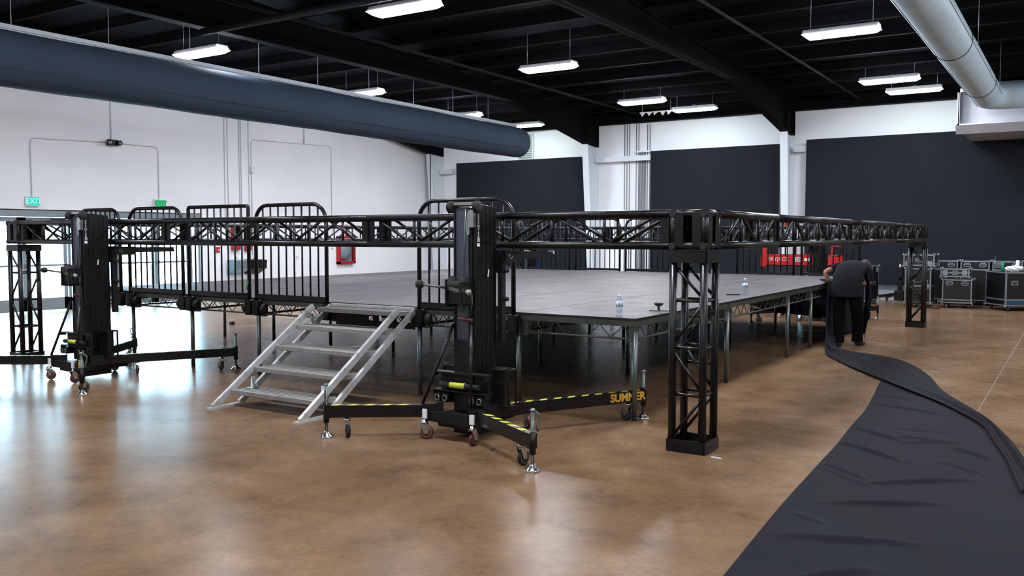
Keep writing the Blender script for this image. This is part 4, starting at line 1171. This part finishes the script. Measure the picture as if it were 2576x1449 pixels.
for s in (-1, 1):
    for z in (1.5, 1.98): rl.tube((-L2, s*W2, z), (L2, s*W2, z), .02, 8)
    for x in (-L2, -.25, .3, L2): rl.tube((x, s*W2, 1.2), (x, s*W2, 1.98), .02, 8)
for x in (-L2, L2):
    for z in (1.5, 1.98): rl.tube((x, -W2, z), (x, W2, z), .02, 8)
rl.build('guard_rails', M['darkgrey'], t)
MB().box(-L2-.01, -L2+.12, -W2-.015, -W2-.002, .95, 1.5).build('gate_post', M['red_bright'], t)
MB().box(-.32,.02,-W2-.016,-W2-.01,1.86,1.96).build('rail_banner', M['red_bright'], t)
text('lettering', 'SKYJACK', .115, M['white_print'], pf, (-.40, -W2-.014, 1.125), (PI/2, 0, 0), .002)
MB().box(-.05, .11, -W2-.014, -W2-.010, 1.075, 1.175).build('number_plate', M['white_print'], pf)
text('lettering', '20', .115, M['blackmatte'], pf, (.03, -W2-.017, 1.122), (PI/2, 0, 0), .001)
MB().box(.17, .33, -W2-.014, -W2-.010, 1.09, 1.155).build('decal', M['white_print'], pf)
text('lettering', 'SJ', .115, M['white_print'], pf, (.48, -W2-.014, 1.125), (PI/2, 0, 0), .002)
text('lettering', 'SKYJACK', .07, M['white_print'], t, (-.25, -W2-.035, .80), (PI/2, 0, 0), .001)
st2 = MB().box(-.72, .72, -W2-.03, -W2-.01, .68, .94).build('side_tray', M['darkgrey'], t)
MB().lathe([(0,0),(.045,0),(.045,.01),(.018,.012),(0,.012)], (.24, -W2-.045, .80), 'y', 18).build('dial', M['white_plastic'], st2)
MB().box(L2-.04, L2+.01, -W2-.05, -W2+.0, .8, 1.44).tube((L2, -W2-.03, 1.42), (L2+.18, -W2-.03, 1.42), .012, 8).build('control_post', M['red_bright'], t)

# ------------------------------------------------------------------ person
def skin_mesh(name, verts, edges, radii, m, parent, root=0, sub=2):
    me = bpy.data.meshes.new(name); me.from_pydata([tuple(v) for v in verts], edges, []); me.materials.append(m)
    o = bpy.data.objects.new(name, me); COL.objects.link(o); o.parent = parent
    md = o.modifiers.new('skin', 'SKIN'); md.use_smooth_shade = True
    sv = me.skin_vertices[0].data if me.skin_vertices else None
    if sv is None:
        me.skin_vertices.new() if hasattr(me.skin_vertices, 'new') else None
        sv = me.skin_vertices[0].data
    for i, r_ in enumerate(radii): sv[i].radius = r_ if isinstance(r_, tuple) else (r_, r_)
    sv[root].use_root = True
    s_ = o.modifiers.new('sub', 'SUBSURF'); s_.levels = sub; s_.render_levels = sub
    return o
per = thing('person', 'person in black T-shirt and trousers bending over the stage edge', 'person', (.37, 6.75, 0))
V = []; E_ = []; R_ = []
def jv(p, r_, par=None):
    V.append(Vector(p)); R_.append(r_)
    if par is not None: E_.append((par, len(V)-1))
    return len(V)-1
pel = jv((-.02,-.02,.86), (.13,.10))
wst = jv((-.02,.08,1.0), (.11,.09), pel)
chs = jv((-.02,.24,1.13), (.12,.09), wst)
upc = jv((-.01,.37,1.16), (.10,.075), chs)
nk = jv((.05,.46,1.17), .055, upc)
hd0 = jv((.115,.53,1.19), .07, nk)
hd1 = jv((.135,.585,1.16), .085, hd0)
hd2 = jv((.145,.62,1.10), .065, hd1)
def arm(sx, pts, hand):
    p = upc
    ids = []
    for q, r_ in pts: p = jv(q, r_, p); ids.append(p)
    w_ = p
    for (a, b, c) in hand:
        k = jv(a, .0125, w_); k = jv(b, .0105, k); k = jv(c, .008, k)
    return ids
# left arm: elbow out, palm on the deck edge
la = arm(-1, [((-.19,.30,1.17),.052), ((-.29,.22,1.145),.046), ((-.385,.14,1.10),.042), ((-.37,.17,1.03),.036), ((-.335,.20,.97),.026), ((-.345,.225,.95),(.034,.017))],
 [((-.375,.24,.94),(-.395,.25,.935),(-.41,.255,.932)), ((-.37,.26,.94),(-.39,.285,.935),(-.405,.30,.93)), ((-.355,.27,.94),(-.365,.30,.935),(-.375,.32,.93)),
  ((-.335,.27,.94),(-.34,.295,.935),(-.345,.31,.93)), ((-.36,.21,.945),(-.38,.20,.938),(-.40,.20,.933))])
ra = arm(1, [((.18,.33,1.13),.052), ((.22,.38,1.0),.046), ((.20,.44,.90),.042), ((.08,.50,.90),.035), ((-.03,.52,.91),.026), ((-.07,.53,.91),(.034,.017))],
 [((-.10,.52,.90),(-.125,.52,.885),(-.135,.52,.86)), ((-.10,.54,.90),(-.13,.545,.885),(-.14,.545,.86)), ((-.10,.555,.90),(-.125,.565,.885),(-.135,.565,.86)),
  ((-.09,.57,.90),(-.11,.58,.885),(-.12,.58,.865)), ((-.07,.50,.90),(-.08,.485,.885),(-.095,.48,.87))])
def legp(hip, knee, ank, toe):
    a = jv(hip, .08, pel); b = jv((Vector(hip)+Vector(knee))/2, .07, a); c = jv(knee, .062, b); d = jv((Vector(knee)*.6+Vector(ank)*.4), .06, c); e = jv(ank, .042, d)
    f_ = jv((Vector(ank)+Vector((0,0,-.045))), .04, e); g = jv(toe, .032, f_)
    return a, b, c, d, e, f_, g
ll = legp((-.11,-.04,.80), (-.10,-.06,.45), (-.08,-.20,.09), (-.11,-.05,.035))
rl_ = legp((.10,.0,.80), (.13,.03,.46), (.12,.06,.09), (.13,.21,.035))
skin_mesh('body', V, E_, R_, M['skin'], per, pel, 2)
def loft(rings, n=24, rip=0.0):
    rows = []
    for q, (c, a, b, nr) in enumerate(rings):
        nr = Vector(nr).normalized(); xa = Vector((1,0,0)); xa = (xa-nr*xa.dot(nr)).normalized(); ya = nr.cross(xa)
        row = []
        for k in range(n+1):
            t_ = 2*PI*k/n; f_ = 1+rip*math.sin(3*t_+q*1.7)+rip*.6*math.sin(7*t_-q*2.3)
            row.append(Vector(c)+xa*(math.cos(t_)*a*f_)+ya*(math.sin(t_)*b*f_))
        rows.append(row)
    return rows
def cloth(mbs, name, m, lv=1):
    o = mbs.build(name, m, per, fix=False)
    s_ = o.modifiers.new('thick', 'SOLIDIFY'); s_.thickness = .006; s_.offset = 1
    s_ = o.modifiers.new('sub', 'SUBSURF'); s_.levels = lv; s_.render_levels = lv
    return o
b = MB().grid(loft([((-.03,-.03,.735),.215,.155,(0,0,1)), ((-.03,-.02,.80),.218,.16,(0,0,1)), ((-.03,.0,.90),.212,.155,(0,.15,1)), ((-.03,.05,1.0),.21,.15,(0,.4,1)),
    ((-.03,.14,1.09),.215,.145,(0,.9,1)), ((-.02,.24,1.145),.22,.135,(0,1,.5)), ((-.01,.34,1.165),.215,.12,(0,1,.2)), ((.01,.43,1.16),.16,.10,(0,1,0)), ((.04,.475,1.15),.085,.075,(0,1,-.2))], 28, .018))
b.grid(loft([((-.13,.33,1.185),.085,.08,(-1,-.5,-.1)), ((-.20,.29,1.175),.08,.072,(-1,-.6,-.2)), ((-.27,.24,1.15),.072,.066,(-1,-.8,-.3)), ((-.315,.205,1.135),.070,.064,(-1,-.8,-.4))][:4], 16, .03))
b.grid(loft([((.13,.34,1.16),.085,.08,(.8,.2,-.6)), ((.19,.34,1.12),.08,.075,(.5,.2,-1)), ((.215,.365,1.04),.072,.068,(.1,.2,-1)), ((.225,.385,.98),.070,.066,(0,.2,-1))], 16, .03))
cloth(b, 't_shirt', M['shirt'])
b = MB().grid(loft([((-.03,-.01,.90),.185,.135,(0,.1,1)), ((-.03,-.02,.82),.20,.145,(0,0,1)), ((-.02,-.03,.76),.20,.14,(0,0,1)), ((-.01,-.03,.70),.17,.11,(0,0,1))], 28, .01))
b.grid(loft([((-.12,-.03,.80),.10,.125,(0,0,1)), ((-.13,-.035,.66),.10,.11,(0,0,1)), ((-.12,-.05,.48),.085,.095,(0,0,1)), ((-.10,-.11,.28),.082,.09,(0,-.3,1)), ((-.09,-.17,.12),.075,.085,(0,-.2,1)), ((-.085,-.185,.06),.082,.095,(0,0,1))], 18, .03))
b.grid(loft([((.09,-.01,.80),.10,.125,(0,0,1)), ((.10,.0,.66),.10,.11,(0,0,1)), ((.13,.03,.48),.088,.095,(0,0,1)), ((.135,.04,.28),.085,.09,(0,0,1)), ((.125,.055,.12),.078,.085,(0,0,1)), ((.125,.06,.06),.085,.095,(0,0,1))], 18, .03))
cloth(b, 'trousers', M['trousers'])
for (a, b, c) in (((-.05,-.26,.05), (-.10,-.17,.048), (-.17,-.06,.036)), ((.10,.0,.05), (.15,.06,.048), (.23,.13,.036))):
    o = skin_mesh('shoe', [Vector(a), Vector(b), Vector(c)], [(0,1),(1,2)], [(.045,.045),(.048,.045),(.038,.033)], M['shoe'], per, 0, 2)
# head details
hv = MB()
def ell(mb, c, r_, tilt, n=14, m_=10, z0=-1, z1=1):
    rows = []
    for i in range(m_+1):
        ph = PI*i/m_; row = []
        for k in range(n+1):
            a = 2*PI*k/n
            p = Vector((math.sin(ph)*math.cos(a)*r_[0], math.sin(ph)*math.sin(a)*r_[1], math.cos(ph)*r_[2]))
            row.append(Vector(c)+tilt@p)
        rows.append(row)
    mb.grid(rows)
tl = Matrix.Rotation(-2.1, 3, 'X')
ell(hv, (.125,.535,1.19), (.09,.10,.097), tl)
hv.build('hair', M['hair'], per)
fv = MB()
ell(fv, (.125,.65,1.115), (.012,.016,.022), tl)
fv.build('nose', M['skin'], per)
for s in (-1, 1):
    e = MB(); ell(e, (.133+s*.085,.585,1.145), (.012,.02,.03), tl); e.build('ear', M['skin'], per)
    e = MB(); ell(e, (.13+s*.032,.655,1.145), (.012,.008,.010), tl); e.build('eye', M['white_plastic'], per)
e = MB(); ell(e, (.14,.655,1.085), (.025,.008,.007), tl); e.build('mouth', M['poly'], per)
# bunched fabric hanging from the person's right side
rows = []
for i in range(30):
    q = i/29; row = []
    for k in range(26):
        s_ = k/25
        z = 1.12-q*1.0
        wd = .08+.05*math.sin(PI*min(1, q*1.05))
        x = .51+wd*s_+.02*math.sin(q*5)
        y = 7.22-.22*s_+.035*math.sin(s_*13+q*4)-.05*math.sin(q*PI)
        row.append((x, y, max(z+.05*math.sin(s_*4), .01)))
    rows.append(row)
o = MB().grid(rows).build('held_fabric', M['fabric'], fix=False)
s_ = o.modifiers.new('thick', 'SOLIDIFY'); s_.thickness = .004
tag(o, 'dark bunched fabric hanging just right of the bending person', 'fabric')
